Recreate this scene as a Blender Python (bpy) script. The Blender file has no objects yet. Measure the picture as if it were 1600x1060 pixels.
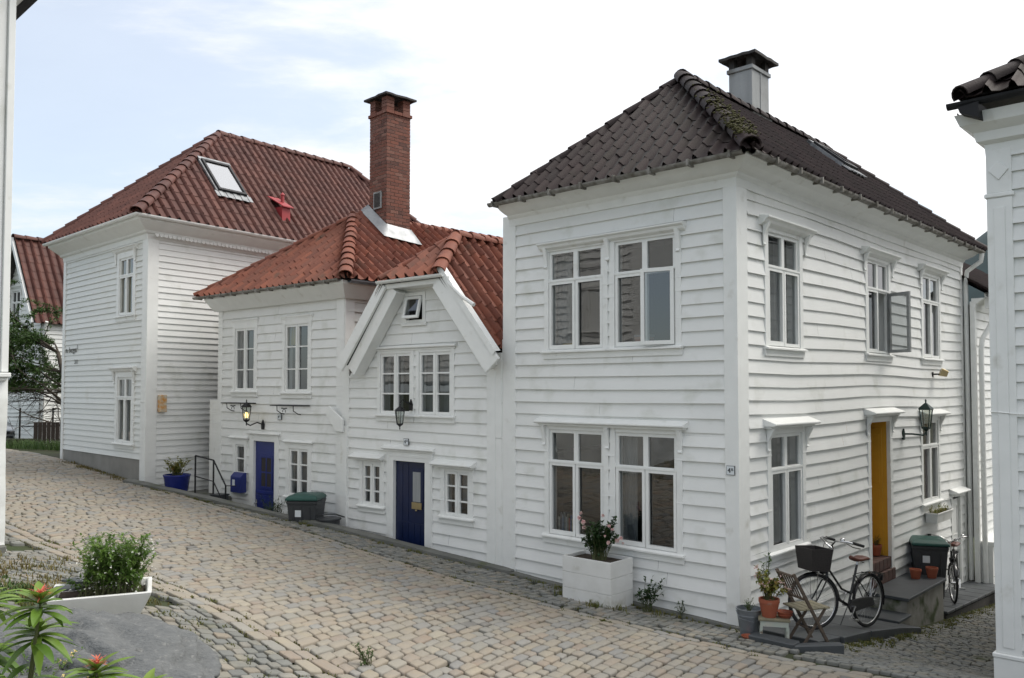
import bpy, bmesh, math, random
import numpy as np
from mathutils import Vector, Matrix, Euler
from mathutils.noise import noise as pn
R = math.radians
random.seed(7)
S = bpy.context.scene
COL = S.collection

# ------------------------------------------------------------------ camera
CAMH = 2.85
cd = bpy.data.cameras.new('camera'); cam = bpy.data.objects.new('camera', cd); COL.objects.link(cam)
cam.location = (0, 0, CAMH); cam.rotation_euler = (R(92.1), 0, 0); cd.shift_y = .0189
cd.sensor_width = 36; cd.lens = 29.27; cd.clip_start = .05; cd.clip_end = 3000
S.camera = cam
S.render.resolution_x = 1024; S.render.resolution_y = 678

# ------------------------------------------------------------------ sky, sun, exposure
SUN_EL, SUN_AZ = 52, 78          # azimuth measured from +Y towards +X
w = bpy.data.worlds.new('World'); S.world = w; w.use_nodes = True
nt = w.node_tree; nt.nodes.clear(); N = nt.nodes.new; Lk = nt.links.new
sky = N('ShaderNodeTexSky'); sky.sky_type = 'NISHITA'; sky.sun_disc = False
sky.sun_elevation = R(SUN_EL); sky.sun_rotation = R(SUN_AZ); sky.altitude = 50
sky.air_density = 1.0; sky.dust_density = 1.5; sky.ozone_density = 1.3
tc = N('ShaderNodeTexCoord'); sep = N('ShaderNodeSeparateXYZ'); Lk(tc.outputs['Generated'], sep.inputs[0])
def mth(op, a=None, b=None, c=None):
    n = N('ShaderNodeMath'); n.operation = op
    for i, v in enumerate((a, b, c)):
        if v is None: continue
        if isinstance(v, (int, float)): n.inputs[i].default_value = v
        else: Lk(v, n.inputs[i])
    return n.outputs[0]
zc = mth('ADD', mth('MAXIMUM', sep.outputs[2], 0.0), .22)
cx = mth('DIVIDE', sep.outputs[0], zc); cy = mth('DIVIDE', sep.outputs[1], zc)
cb = N('ShaderNodeCombineXYZ'); Lk(cx, cb.inputs[0]); Lk(cy, cb.inputs[1])
def nz(scale, det, rough, dist, off=(0, 0, 0)):
    mp = N('ShaderNodeMapping'); mp.inputs['Location'].default_value = off; mp.inputs['Scale'].default_value = (1, 1.7, 1)
    Lk(cb.outputs[0], mp.inputs[0])
    n = N('ShaderNodeTexNoise'); n.inputs['Scale'].default_value = scale; n.inputs['Detail'].default_value = det
    n.inputs['Roughness'].default_value = rough; n.inputs['Distortion'].default_value = dist
    Lk(mp.outputs[0], n.inputs['Vector']); return n.outputs['Fac']
n1 = nz(1.15, 9, .58, .35, (3.1, .4, 0)); n2 = nz(3.4, 6, .6, .2, (1, 5, 0))
def ramp(x, p0, p1, smooth=True):
    m = N('ShaderNodeMapRange'); m.interpolation_type = 'SMOOTHSTEP'
    m.inputs['From Min'].default_value = p0; m.inputs['From Max'].default_value = p1; Lk(x, m.inputs['Value']); return m.outputs[0]
# more cloud on the side of the sun (right of the picture)
sdir = (math.sin(R(SUN_AZ))*math.cos(R(SUN_EL)), math.cos(R(SUN_AZ))*math.cos(R(SUN_EL)), math.sin(R(SUN_EL)))
dt = N('ShaderNodeVectorMath'); dt.operation = 'DOT_PRODUCT'; Lk(tc.outputs['Generated'], dt.inputs[0]); dt.inputs[1].default_value = sdir
tow = dt.outputs['Value']
cl = mth('ADD', mth('ADD', mth('MULTIPLY', n1, .8), mth('MULTIPLY', n2, .2)), mth('MULTIPLY', mth('SUBTRACT', tow, .45), .30))
mask = mth('ADD', mth('MULTIPLY', ramp(cl, .35, .53), .44), .56)
lum = mth('ADD', mth('MULTIPLY', n2, .8), mth('ADD', 6.7, mth('MULTIPLY', mth('MAXIMUM', tow, 0.0), 2.9)))
ccol = N('ShaderNodeCombineXYZ'); Lk(mth('MULTIPLY', lum, .98), ccol.inputs[0]); Lk(mth('MULTIPLY', lum, .985), ccol.inputs[1]); Lk(mth('MULTIPLY', lum, 1.005), ccol.inputs[2])
skm = N('ShaderNodeMix'); skm.data_type = 'RGBA'; Lk(mask, skm.inputs['Factor'])
skb = N('ShaderNodeMix'); skb.data_type = 'RGBA'; skb.blend_type = 'MULTIPLY'; skb.inputs['Factor'].default_value = 1
Lk(sky.outputs[0], skb.inputs[6]); skb.inputs[7].default_value = (1.15, 1.42, 1.5, 1)
Lk(skb.outputs[2], skm.inputs[6]); Lk(ccol.outputs[0], skm.inputs[7])
bg = N('ShaderNodeBackground'); bg.inputs['Strength'].default_value = .1; Lk(skm.outputs[2], bg.inputs['Color'])
wo = N('ShaderNodeOutputWorld'); Lk(bg.outputs[0], wo.inputs[0])
ld = bpy.data.lights.new('sun', 'SUN'); sun = bpy.data.objects.new('sun', ld); COL.objects.link(sun)
ld.energy = 2.0; ld.angle = R(32); ld.color = (1, .95, .87)
sun.rotation_euler = Vector(sdir).to_track_quat('Z', 'Y').to_euler(); sun.location = (20, 5, 30)
S.view_settings.view_transform = 'Standard'; S.view_settings.look = 'None'; S.view_settings.gamma = 1
S.view_settings.use_curve_mapping = False; S.view_settings.exposure = 0.55

# ------------------------------------------------------------------ materials
def mat(name, c1, c2=None, rough=.6, ns=3., nst=.5, stretch=(1, 1, 1), bump=0., bs=40., tint=None, metal=0., spec=.4, c3=None, s3=(.55, .7), n3=1.5, trans=0, bstretch=(1, 1, 1)):
    m = bpy.data.materials.new(name); m.use_nodes = True; t = m.node_tree; n = t.nodes; l = t.links
    b = n['Principled BSDF']; b.inputs['Roughness'].default_value = rough; b.inputs['Metallic'].default_value = metal
    b.inputs['Specular IOR Level'].default_value = spec
    tcn = n.new('ShaderNodeTexCoord')
    def noi(sc, det=5, st=(1, 1, 1)):
        mp = n.new('ShaderNodeMapping'); mp.inputs['Scale'].default_value = st; l.new(tcn.outputs['Object'], mp.inputs[0])
        q = n.new('ShaderNodeTexNoise'); q.inputs['Scale'].default_value = sc; q.inputs['Detail'].default_value = det; l.new(mp.outputs[0], q.inputs['Vector']); return q.outputs['Fac']
    def mix(f, a, bb):
        x = n.new('ShaderNodeMix'); x.data_type = 'RGBA'
        if isinstance(f, float): x.inputs['Factor'].default_value = f
        else: l.new(f, x.inputs['Factor'])
        for i, v in ((6, a), (7, bb)):
            if isinstance(v, tuple): x.inputs[i].default_value = (*v, 1)
            else: l.new(v, x.inputs[i])
        return x.outputs[2]
    def mr(x, a, bb):
        q = n.new('ShaderNodeMapRange'); q.inputs['From Min'].default_value = a; q.inputs['From Max'].default_value = bb; l.new(x, q.inputs['Value']); return q.outputs[0]
    col = c1
    if tint:
        at = n.new('ShaderNodeAttribute'); at.attribute_name = 'tint'
        cr = n.new('ShaderNodeValToRGB'); l.new(at.outputs['Fac'], cr.inputs[0])
        cr.color_ramp.elements[0].color = (*tint[0], 1); cr.color_ramp.elements[1].color = (*tint[-1], 1)
        for i, c in enumerate(tint[1:-1]):
            e = cr.color_ramp.elements.new((i+1)/(len(tint)-1)); e.color = (*c, 1)
        col = cr.outputs[0]
        if c2: col = mix(mr(noi(ns), .5-nst*.5, .5+nst*.5), col, c2) if nst > 0 else col
    elif c2:
        col = mix(mr(noi(ns, 6, stretch), .5-nst*.5, .5+nst*.5), c1, c2)
    if c3:
        col = mix(mr(noi(n3, 8), *s3), col, c3)
    if isinstance(col, tuple): b.inputs['Base Color'].default_value = (*col, 1)
    else: l.new(col, b.inputs['Base Color'])
    if bump:
        bp = n.new('ShaderNodeBump'); bp.inputs['Strength'].default_value = bump; bp.inputs['Distance'].default_value = .01
        l.new(noi(bs, 6, bstretch), bp.inputs['Height']); l.new(bp.outputs[0], b.inputs['Normal'])
    if trans:
        tr = n.new('ShaderNodeBsdfTranslucent'); ms = n.new('ShaderNodeMixShader'); ms.inputs[0].default_value = trans
        if isinstance(col, tuple): tr.inputs[0].default_value = (*col, 1)
        else: l.new(col, tr.inputs[0])
        l.new(b.outputs[0], ms.inputs[1]); l.new(tr.outputs[0], ms.inputs[2]); l.new(ms.outputs[0], n['Material Output'].inputs[0])
    return m
def glass_mat(name, tcol=(.60, .63, .64), gl=.09):
    m = bpy.data.materials.new(name); m.use_nodes = True; t = m.node_tree; n = t.nodes; l = t.links; n.remove(n['Principled BSDF'])
    tr = n.new('ShaderNodeBsdfTransparent'); tr.inputs[0].default_value = (*tcol, 1)
    g = n.new('ShaderNodeBsdfGlossy'); g.inputs['Roughness'].default_value = .02
    tcn = n.new('ShaderNodeTexCoord'); q = n.new('ShaderNodeTexNoise'); q.inputs['Scale'].default_value = 3.5; q.inputs['Detail'].default_value = 1; l.new(tcn.outputs['Object'], q.inputs['Vector'])
    bp = n.new('ShaderNodeBump'); bp.inputs['Strength'].default_value = .05; bp.inputs['Distance'].default_value = .02; l.new(q.outputs['Fac'], bp.inputs['Height']); l.new(bp.outputs[0], g.inputs['Normal'])
    lw = n.new('ShaderNodeLayerWeight'); lw.inputs['Blend'].default_value = .5     # two-sided Schlick reflectance
    pw = n.new('ShaderNodeMath'); pw.operation = 'POWER'; l.new(lw.outputs['Facing'], pw.inputs[0]); pw.inputs[1].default_value = 4.5
    a = n.new('ShaderNodeMath'); a.operation = 'MULTIPLY_ADD'; l.new(pw.outputs[0], a.inputs[0]); a.inputs[1].default_value = .95; a.inputs[2].default_value = gl+.06; a.use_clamp = True
    ms = n.new('ShaderNodeMixShader'); l.new(a.outputs[0], ms.inputs[0]); l.new(tr.outputs[0], ms.inputs[1]); l.new(g.outputs[0], ms.inputs[2]); l.new(ms.outputs[0], n['Material Output'].inputs[0])
    return m
M = {}
M['white'] = mat('white_painted_boards', (.78, .78, .76), (.71, .72, .70), rough=.5, ns=2.2, nst=.7, stretch=(1, 1, .5), bump=.15, bs=9, bstretch=(.35, .35, 9), tint=[(.74, .75, .735), (.81, .815, .80)], c3=(.50, .51, .45), s3=(.56, .92), n3=2.7)
M['dim_white'] = mat('shade_toned_white_boards', (.74, .75, .72), (.68, .69, .66), rough=.5, ns=2.2, nst=.7, bump=.12, bs=9, bstretch=(.35, .35, 9), tint=[(.68, .69, .66), (.76, .77, .74)], c3=(.58, .57, .5), s3=(.6, .95), n3=2.0)  # white boards; tone that lighting gives some walls is put into the colour
M['trim'] = mat('white_trim_paint', (.80, .81, .79), (.73, .74, .72), rough=.45, ns=5, nst=.6, bump=.08, bs=14, c3=(.5, .49, .43), s3=(.63, .9), n3=4.5)
M['glass'] = glass_mat('window_glass')
M['sky_glass'] = glass_mat('skylight_glass', (.6, .65, .7), .55)
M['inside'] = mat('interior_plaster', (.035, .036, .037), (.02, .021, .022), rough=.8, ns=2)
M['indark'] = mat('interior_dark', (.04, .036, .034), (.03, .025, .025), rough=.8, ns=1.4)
M['curtain'] = mat('sheer_curtain', (.36, .37, .37), (.22, .23, .235), rough=.9, ns=5, stretch=(3, 3, .2))
M['yellow_curtain'] = mat('yellow_blind', (.62, .50, .20), (.48, .38, .14), rough=.9, ns=3, stretch=(3, 3, .2))
M['red_curtain'] = mat('plum_curtain', (.30, .17, .18), (.18, .1, .11), rough=.9, ns=5, stretch=(3, 3, .2))
M['brick_step'] = mat('brown_brick_step', (.11, .06, .05), (.06, .04, .035), rough=.85, ns=9, bump=.4, bs=30)
M['tile_dark'] = mat('dark_clay_pantile', (.06, .04, .04), (.035, .027, .026), rough=.62, ns=3, nst=.5, tint=[(.020, .015, .016), (.034, .023, .024), (.052, .034, .033)], bump=.3, bs=60, c3=(.026, .022, .018), s3=(.55, .72), n3=1.6, spec=.12)
M['moss'] = mat('dry_roof_moss', (.05, .042, .02), (.075, .075, .025), rough=.95, ns=14, tint=[(.035, .03, .018), (.07, .06, .025), (.09, .09, .03)])
M['tile_brown'] = mat('brown_red_pantile', (.09, .035, .028), (.07, .028, .023), rough=.6, ns=2, nst=.5, tint=[(.085, .031, .023), (.120, .044, .032), (.155, .062, .046)], bump=.25, bs=60, spec=.3)
M['tile_red'] = mat('orange_clay_pantile', (.25, .08, .05), (.15, .055, .038), rough=.7, ns=3, nst=.55, tint=[(.115, .038, .024), (.20, .060, .034), (.28, .095, .054), (.16, .063, .042), (.23, .07, .04)], bump=.3, bs=60, c3=(.10, .055, .038), s3=(.6, .75), n3=2.2, spec=.3)
M['gutter_old'] = mat('mossy_grey_gutter', (.30, .29, .27), (.10, .09, .07), rough=.7, ns=9, nst=.4, metal=.2)
M['lead'] = mat('lead_flashing', (.33, .34, .35), (.16, .17, .18), rough=.45, ns=5, nst=.5, metal=.5, bump=.3, bs=12)
M['galv'] = mat('galvanised_zinc', (.27, .29, .31), (.18, .20, .22), rough=.42, ns=9, nst=.6, metal=.6)
M['iron'] = mat('black_iron', (.018, .018, .02), (.03, .03, .032), rough=.45, ns=20, metal=.5)
M['black_plastic'] = mat('black_gutter', (.014, .015, .017), (.024, .024, .026), rough=.65, ns=7, spec=.2)
M['mortar'] = mat('lime_mortar', (.33, .29, .25), (.2, .17, .15), rough=.9, ns=8)
M['brick'] = mat('old_red_brick', (.3, .1, .07), (.17, .07, .05), rough=.85, ns=6, nst=.6, tint=[(.04, .025, .024), (.13, .05, .036), (.20, .07, .045), (.16, .062, .045), (.24, .13, .10), (.10, .05, .042)], bump=.5, bs=35)
M['render_grey'] = mat('stained_cement_render', (.36, .37, .37), (.24, .25, .25), rough=.85, ns=4, nst=.5, stretch=(1, 1, .3), bump=.4, bs=20, c3=(.16, .155, .14), s3=(.55, .8), n3=3)
M['soot'] = mat('sooty_slate_cap', (.03, .028, .028), (.055, .05, .045), rough=.8, ns=9, bump=.4, bs=15)
M['concrete'] = mat('weathered_concrete', (.17, .17, .155), (.095, .1, .09), rough=.9, ns=3, nst=.6, bump=.5, bs=25, c3=(.085, .095, .05), s3=(.57, .72), n3=3.5)
M['foundation'] = mat('grey_plinth', (.30, .29, .265), (.19, .185, .17), rough=.9, ns=2.5, nst=.6, bump=.4, bs=20)
M['slate'] = mat('dark_slate_slab', (.075, .082, .088), (.045, .05, .053), rough=.5, ns=2.5, nst=.6, bump=.35, bs=15, c3=(.05, .065, .035), s3=(.62, .8), n3=3)
M['mossy'] = mat('mossy_rendered_step', (.34, .33, .30), (.19, .185, .16), rough=.9, ns=5, nst=.5, bump=.5, bs=18, c3=(.06, .08, .03), s3=(.52, .68), n3=4)
M['sett'] = mat('granite_setts', (.3, .27, .23), (.25, .235, .21), rough=.72, ns=5, nst=.8, tint=[(.12, .12, .115), (.27, .27, .255), (.31, .265, .19), (.33, .265, .19), (.28, .265, .215), (.21, .215, .215), (.375, .33, .245), (.27, .20, .145), (.33, .29, .215), (.24, .215, .17)], bump=.45, bs=45, spec=.35)
M['sett_grey'] = mat('small_grey_setts', (.2, .2, .19), (.15, .155, .145), rough=.75, ns=5, nst=.6, tint=[(.13, .135, .13), (.22, .22, .205), (.28, .25, .19), (.18, .18, .16), (.31, .30, .27), (.29, .235, .17)], bump=.45, bs=45, c3=(.075, .085, .045), s3=(.6, .74), n3=2.2, spec=.35)
M['joint'] = mat('earth_and_moss_joint', (.045, .038, .024), (.034, .052, .014), rough=.95, ns=2.5, nst=.4, bump=.6, bs=30)
M['earth'] = mat('bare_ground', (.12, .105, .08), (.06, .075, .035), rough=.95, ns=.8, nst=.4, bump=.5, bs=12)
M['soil'] = mat('potting_soil', (.035, .025, .018), (.06, .045, .03), rough=.95, ns=20, bump=.6, bs=40)
M['rock'] = mat('gneiss_rock', (.165, .172, .172), (.085, .09, .092), rough=.85, ns=18, nst=.9, stretch=(1, 2.2, 3), bump=1.0, bs=30, bstretch=(1.5, 3, 4), c3=(.23, .23, .22), s3=(.58, .8), n3=30)
M['blue_door'] = mat('bright_blue_paint', (.020, .032, .18), (.016, .025, .13), rough=.35, ns=3)
M['navy_door'] = mat('navy_blue_paint', (.003, .009, .042), (.005, .014, .06), rough=.3, ns=4, spec=.5)
M['yellow_door'] = mat('ochre_yellow_paint', (.66, .37, .045), (.56, .30, .036), rough=.38, ns=3)
M['brass'] = mat('brass', (.45, .36, .2), None, rough=.35, metal=.8)
M['blue_glaze'] = mat('blue_glazed_pot', (.012, .022, .16), (.02, .03, .2), rough=.25, ns=5)
M['terracotta'] = mat('terracotta', (.34, .10, .05), (.26, .07, .04), rough=.75, ns=9, nst=.6, c3=(.3, .2, .15), s3=(.6, .8), n3=12)
M['bin_grey'] = mat('dark_grey_bin_plastic', (.052, .056, .06), (.04, .043, .046), rough=.5, ns=4)
M['bin_green'] = mat('green_bin_lid', (.012, .075, .058), (.01, .055, .045), rough=.4, ns=5)
M['planter'] = mat('white_planter_paint', (.74, .745, .73), (.62, .62, .59), rough=.55, ns=4, nst=.6, bump=.2, bs=20, c3=(.38, .37, .3), s3=(.6, .85), n3=4)
M['old_wood'] = mat('weathered_brown_wood', (.12, .09, .065), (.065, .05, .04), rough=.8, ns=4, nst=.6, stretch=(1, 6, 6), bump=.4, bs=20)
M['seat_wood'] = mat('lichened_wood', (.26, .23, .15), (.15, .14, .1), rough=.85, ns=8, nst=.5, bump=.4, bs=25)
M['mint'] = mat('flaking_mint_paint', (.36, .42, .37), (.45, .44, .38), rough=.7, ns=9, nst=.4, c3=(.14, .1, .07), s3=(.6, .7), n3=14)
M['rubber'] = mat('tyre_rubber', (.016, .016, .017), None, rough=.75)
M['bike_black'] = mat('black_enamel', (.010, .010, .012), None, rough=.25, spec=.6)
M['chrome'] = mat('chrome', (.6, .6, .6), None, rough=.18, metal=1)
M['leather'] = mat('brown_leather', (.13, .045, .03), (.09, .03, .02), rough=.5, ns=12)
M['basket'] = mat('black_basket', (.02, .017, .016), (.035, .03, .028), rough=.7, ns=60)
M['lamp_glass'] = glass_mat('lantern_glass', (.75, .78, .75), .12)
M['lamp_green'] = mat('dark_green_iron', (.012, .03, .026), None, rough=.45, metal=.3)
M['red_metal'] = mat('red_painted_metal', (.36, .045, .05), (.30, .04, .045), rough=.45, ns=4)
M['orange_paper'] = mat('rusty_junction_box', (.55, .52, .42), (.55, .25, .05), rough=.6, ns=14, nst=.3)
M['sign_white'] = mat('enamel_white', (.66, .70, .72), None, rough=.3)
M['sign_ink'] = mat('black_ink', (.012, .014, .018), None, rough=.5)
M['leaf'] = mat('mixed_green_leaves', (.06, .12, .03), (.045, .09, .02), rough=.55, ns=4, nst=.6, tint=[(.025, .06, .015), (.05, .105, .022), (.085, .15, .03), (.13, .19, .045)], trans=.25)
M['leaf_mid'] = mat('fresh_green_leaves', (.10, .18, .035), (.07, .13, .025), rough=.5, ns=4, nst=.6, tint=[(.07, .14, .025), (.13, .24, .04), (.20, .33, .06), (.28, .40, .10)], trans=.4)
M['leaf_lime'] = mat('glossy_lime_leaves', (.16, .25, .04), (.11, .2, .03), rough=.35, ns=3, nst=.6, tint=[(.05, .12, .02), (.13, .22, .03), (.21, .31, .045), (.28, .36, .07)], trans=.25)
M['leaf_dark'] = mat('dark_green_leaves', (.03, .07, .018), (.02, .05, .012), rough=.4, ns=4, nst=.6, tint=[(.012, .035, .01), (.028, .065, .016), (.05, .095, .025)], trans=.15)
M['leaf_gold'] = mat('yellow_green_leaves', (.2, .22, .04), (.12, .15, .03), rough=.55, ns=4, tint=[(.08, .12, .02), (.18, .2, .035), (.32, .27, .06), (.3, .14, .04)], trans=.25)
M['stem'] = mat('green_brown_stem', (.08, .09, .035), None, rough=.7)
M['bark'] = mat('grey_bark', (.09, .075, .06), (.05, .042, .034), rough=.9, ns=9, bump=.5, bs=25)
M['pink'] = mat('pale_pink_petals', (.75, .48, .47), (.82, .65, .6), rough=.6, ns=20, tint=[(.8, .68, .62), (.74, .45, .46), (.70, .36, .40)], trans=.3)
M['red_petal'] = mat('coral_red_young_leaves', (.62, .10, .09), (.7, .22, .12), rough=.5, ns=12, tint=[(.62, .07, .09), (.68, .17, .11), (.72, .30, .26)], trans=.3)
M['white_petal'] = mat('white_petals', (.8, .8, .74), None, rough=.6, trans=.3)
M['purple'] = mat('violet_petals', (.12, .08, .42), None, rough=.6, trans=.3)
M['grass'] = mat('grass_and_moss', (.07, .10, .02), (.13, .12, .035), rough=.8, ns=3, tint=[(.05, .085, .018), (.09, .12, .025), (.17, .14, .05)], trans=.2)
M['straw'] = mat('dry_grass', (.2, .16, .06), (.12, .11, .035), rough=.9, ns=3, tint=[(.09, .10, .03), (.19, .15, .06), (.24, .17, .075)], trans=.2)
M['hill'] = mat('wooded_hillside', (.022, .042, .046), (.014, .028, .03), rough=1, ns=.05, nst=.5)
M['car_paint'] = mat('silver_car_paint', (.42, .44, .46), None, rough=.25, metal=.6)
M['car_glass'] = mat('dark_car_glass', (.02, .025, .03), None, rough=.08, spec=.8)
M['fence_wood'] = mat('dark_stained_fence', (.035, .026, .022), (.055, .042, .034), rough=.8, ns=6)
M['book'] = mat('book_spines', (.3, .3, .3), None, rough=.6, tint=[(.45, .42, .36), (.08, .14, .26), (.5, .47, .4), (.3, .07, .05), (.06, .1, .12), (.55, .42, .18)])
M['plaster_white'] = mat('whitewashed_masonry', (.72, .74, .74), (.6, .62, .6), rough=.8, ns=3, bump=.8, bs=7)
def emis(name, c, s):
    m = bpy.data.materials.new(name); m.use_nodes = True; b = m.node_tree.nodes['Principled BSDF']
    b.inputs['Base Color'].default_value = (*c, 1); b.inputs['Emission Color'].default_value = (*c, 1); b.inputs['Emission Strength'].default_value = s; return m
M['bulb'] = emis('lit_bulb', (1, .72, .28), 3.0)

# ------------------------------------------------------------------ mesh builder
ORG = {}
class MB:
    def __init__(s, M=None): s.v = []; s.f = []; s.t = []; s.M = M; s.cut = []
    def add(s, vs, fs, tint=.5):
        o = len(s.v)
        if s.M is not None: vs = [s.M @ Vector(p) for p in vs]
        s.v += [tuple(p) for p in vs]
        for i, f in enumerate(fs):
            s.f.append(tuple(o+k for k in f)); s.t.append(tint)
        return s
    def box(s, x0, x1, y0, y1, z0, z1, tint=.5, X=None):
        vs = [(x, y, z) for z in (z0, z1) for y in (y0, y1) for x in (x0, x1)]
        if X is not None: vs = [X @ Vector(p) for p in vs]
        return s.add(vs, [(0, 2, 3, 1), (4, 5, 7, 6), (0, 1, 5, 4), (2, 6, 7, 3), (0, 4, 6, 2), (1, 3, 7, 5)], tint)
    def prism(s, poly, y0, y1, tint=.5, ax='y'):
        n = len(poly)
        if ax == 'y': vs = [(a, y0, b) for a, b in poly] + [(a, y1, b) for a, b in poly]
        elif ax == 'x': vs = [(y0, a, b) for a, b in poly] + [(y1, a, b) for a, b in poly]
        else: vs = [(a, b, y0) for a, b in poly] + [(a, b, y1) for a, b in poly]
        return s.add(vs, [tuple(range(n)), tuple(range(2*n-1, n-1, -1))] + [(i, i+n, (i+1) % n+n, (i+1) % n) for i in range(n)], tint)
    def tube(s, pts, r, k=8, tint=.5, cap=True):
        pts = [Vector(p) for p in pts]; rs = r if isinstance(r, (list, tuple)) else [r]*len(pts); vs = []
        up = None
        for i, p in enumerate(pts):
            d = (pts[min(i+1, len(pts)-1)]-pts[max(i-1, 0)])
            if d.length < 1e-9: d = Vector((0, 0, 1))
            d.normalize()
            if up is None: up = Vector((0, 0, 1)) if abs(d.z) < .9 else Vector((1, 0, 0))
            a = d.cross(up)
            if a.length < 1e-4: a = d.orthogonal()
            a.normalize(); b = a.cross(d); up = b
            vs += [p+(a*math.cos(2*math.pi*j/k)+b*math.sin(2*math.pi*j/k))*rs[i] for j in range(k)]
        fs = [(i*k+j, i*k+(j+1) % k, (i+1)*k+(j+1) % k, (i+1)*k+j) for i in range(len(pts)-1) for j in range(k)]
        if cap: fs += [tuple(range(k))[::-1], tuple(range((len(pts)-1)*k, len(pts)*k))]
        return s.add(vs, fs, tint)
    def lathe(s, prof, k=20, c=(0, 0, 0), tint=.5, sq=None):
        vs = []
        for r, z in prof:
            for j in range(k):
                a = 2*math.pi*(j+.5)/k; vs.append((c[0]+r*math.cos(a), c[1]+r*math.sin(a), c[2]+z))
        n = len(prof)
        fs = [(i*k+j, i*k+(j+1) % k, (i+1)*k+(j+1) % k, (i+1)*k+j) for i in range(n-1) for j in range(k)]
        fs += [tuple(range(k))[::-1], tuple(range((n-1)*k, n*k))]
        return s.add(vs, fs, tint)
    def ring(s, c, ax, R0, r, k=36, m=8, tint=.5):
        ax = Vector(ax).normalized(); a = ax.orthogonal().normalized(); b = ax.cross(a); vs = []
        for i in range(k):
            t = 2*math.pi*i/k; d = a*math.cos(t)+b*math.sin(t)
            for j in range(m):
                q = 2*math.pi*j/m; vs.append(Vector(c)+d*(R0+r*math.cos(q))+ax*r*math.sin(q))
        return s.add(vs, [(i*m+j, ((i+1) % k)*m+j, ((i+1) % k)*m+(j+1) % m, i*m+(j+1) % m) for i in range(k) for j in range(m)], tint)
    def build(s, name, m, parent=None, smooth=False, angle=None, bevel=0, kind=None, label=None):
        me = bpy.data.meshes.new(name)
        L = ORG.get(parent.name, Vector((0, 0, 0))) if parent else Vector((0, 0, 0))
        a = np.array(s.v, dtype=float) if s.v else np.zeros((0, 3))
        a = a - np.array(L)
        me.from_pydata([tuple(p) for p in a.tolist()], [], s.f)
        at = me.attributes.new('tint', 'FLOAT', 'FACE'); at.data.foreach_set('value', np.array(s.t, dtype=np.float32))
        bm = bmesh.new(); bm.from_mesh(me)
        for co, no in s.cut:
            bmesh.ops.bisect_plane(bm, geom=bm.verts[:]+bm.edges[:]+bm.faces[:], plane_co=Vector(co)-L, plane_no=Vector(no), clear_outer=True, dist=1e-5)
        if not getattr(s, 'keep', False): bmesh.ops.recalc_face_normals(bm, faces=bm.faces[:])
        if bevel:
            bmesh.ops.bevel(bm, geom=[e for e in bm.edges if e.is_manifold and e.calc_face_angle(0) > .5], offset=bevel, segments=1, affect='EDGES', clamp_overlap=True)
        bm.to_mesh(me); bm.free()
        if smooth: me.shade_smooth()
        if angle: me.set_sharp_from_angle(angle=R(angle))
        me.materials.append(M[m] if isinstance(m, str) else m)
        o = bpy.data.objects.new(name, me); COL.objects.link(o)
        if parent: o.parent = parent; ORG[o.name] = L
        if kind: o['kind'] = kind
        if label: o['label'] = label
        return o
def thing(name, label, cat, loc=(0, 0, 0), rz=0, group=None, local=False):
    o = bpy.data.objects.new(name, None); COL.objects.link(o); o.location = loc; o.rotation_euler = (0, 0, rz)
    o.empty_display_size = .1; o['label'] = label; o['category'] = cat
    if group: o['group'] = group
    ORG[o.name] = Vector((0, 0, 0)) if local else Vector(loc)
    return o
def tag(o, label, cat, group=None):
    o['label'] = label; o['category'] = cat
    if group: o['group'] = group
    return o
def dup(root, loc, rz, label=None):
    r = root.copy(); COL.objects.link(r); r.location = loc; r.rotation_euler = (0, 0, rz)
    if label: r['label'] = label
    for ch in list(root.children):
        c = ch.copy(); COL.objects.link(c); c.parent = r
        for g in ch.children:
            d = g.copy(); COL.objects.link(d); d.parent = c
    return r

# ------------------------------------------------------------------ wall frames: x along the wall (to the right seen from outside), y inwards, z up
class Fr:
    def __init__(s, o, U):
        U = Vector((U[0], U[1])).normalized(); s.U = U; s.n = Vector((U.y, -U.x)); s.o = Vector((o[0], o[1]))
        s.M = Matrix(((U.x, -s.n.x, 0, s.o.x), (U.y, -s.n.y, 0, s.o.y), (0, 0, 1, 0), (0, 0, 0, 1)))
    def p(s, u, z=0, out=0): return s.M @ Vector((u, -out, z))
    def sub(s, u, out=0, turn=0):
        q = s.p(u, 0, out); U = Vector((s.U.x, s.U.y)); U.rotate(Matrix.Rotation(turn, 2)); return Fr((q.x, q.y), U)
UA = (.729, -.684); UB = (.684, .729)
C0 = (2.697, 9.989)
fA = Fr(C0, UA); fB = Fr(C0, UB)
P2 = fA.p(-3.78)
fF = Fr((P2.x, P2.y), (.768, -.640))
C4 = (-7.681, 17.5)
fC = Fr(C4, UA); fD = Fr(C4, (.59, .808))
fR = Fr((4.925, 8.5), UA)
fL = Fr((-5.715, 9.30), (.684, .729))

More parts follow.
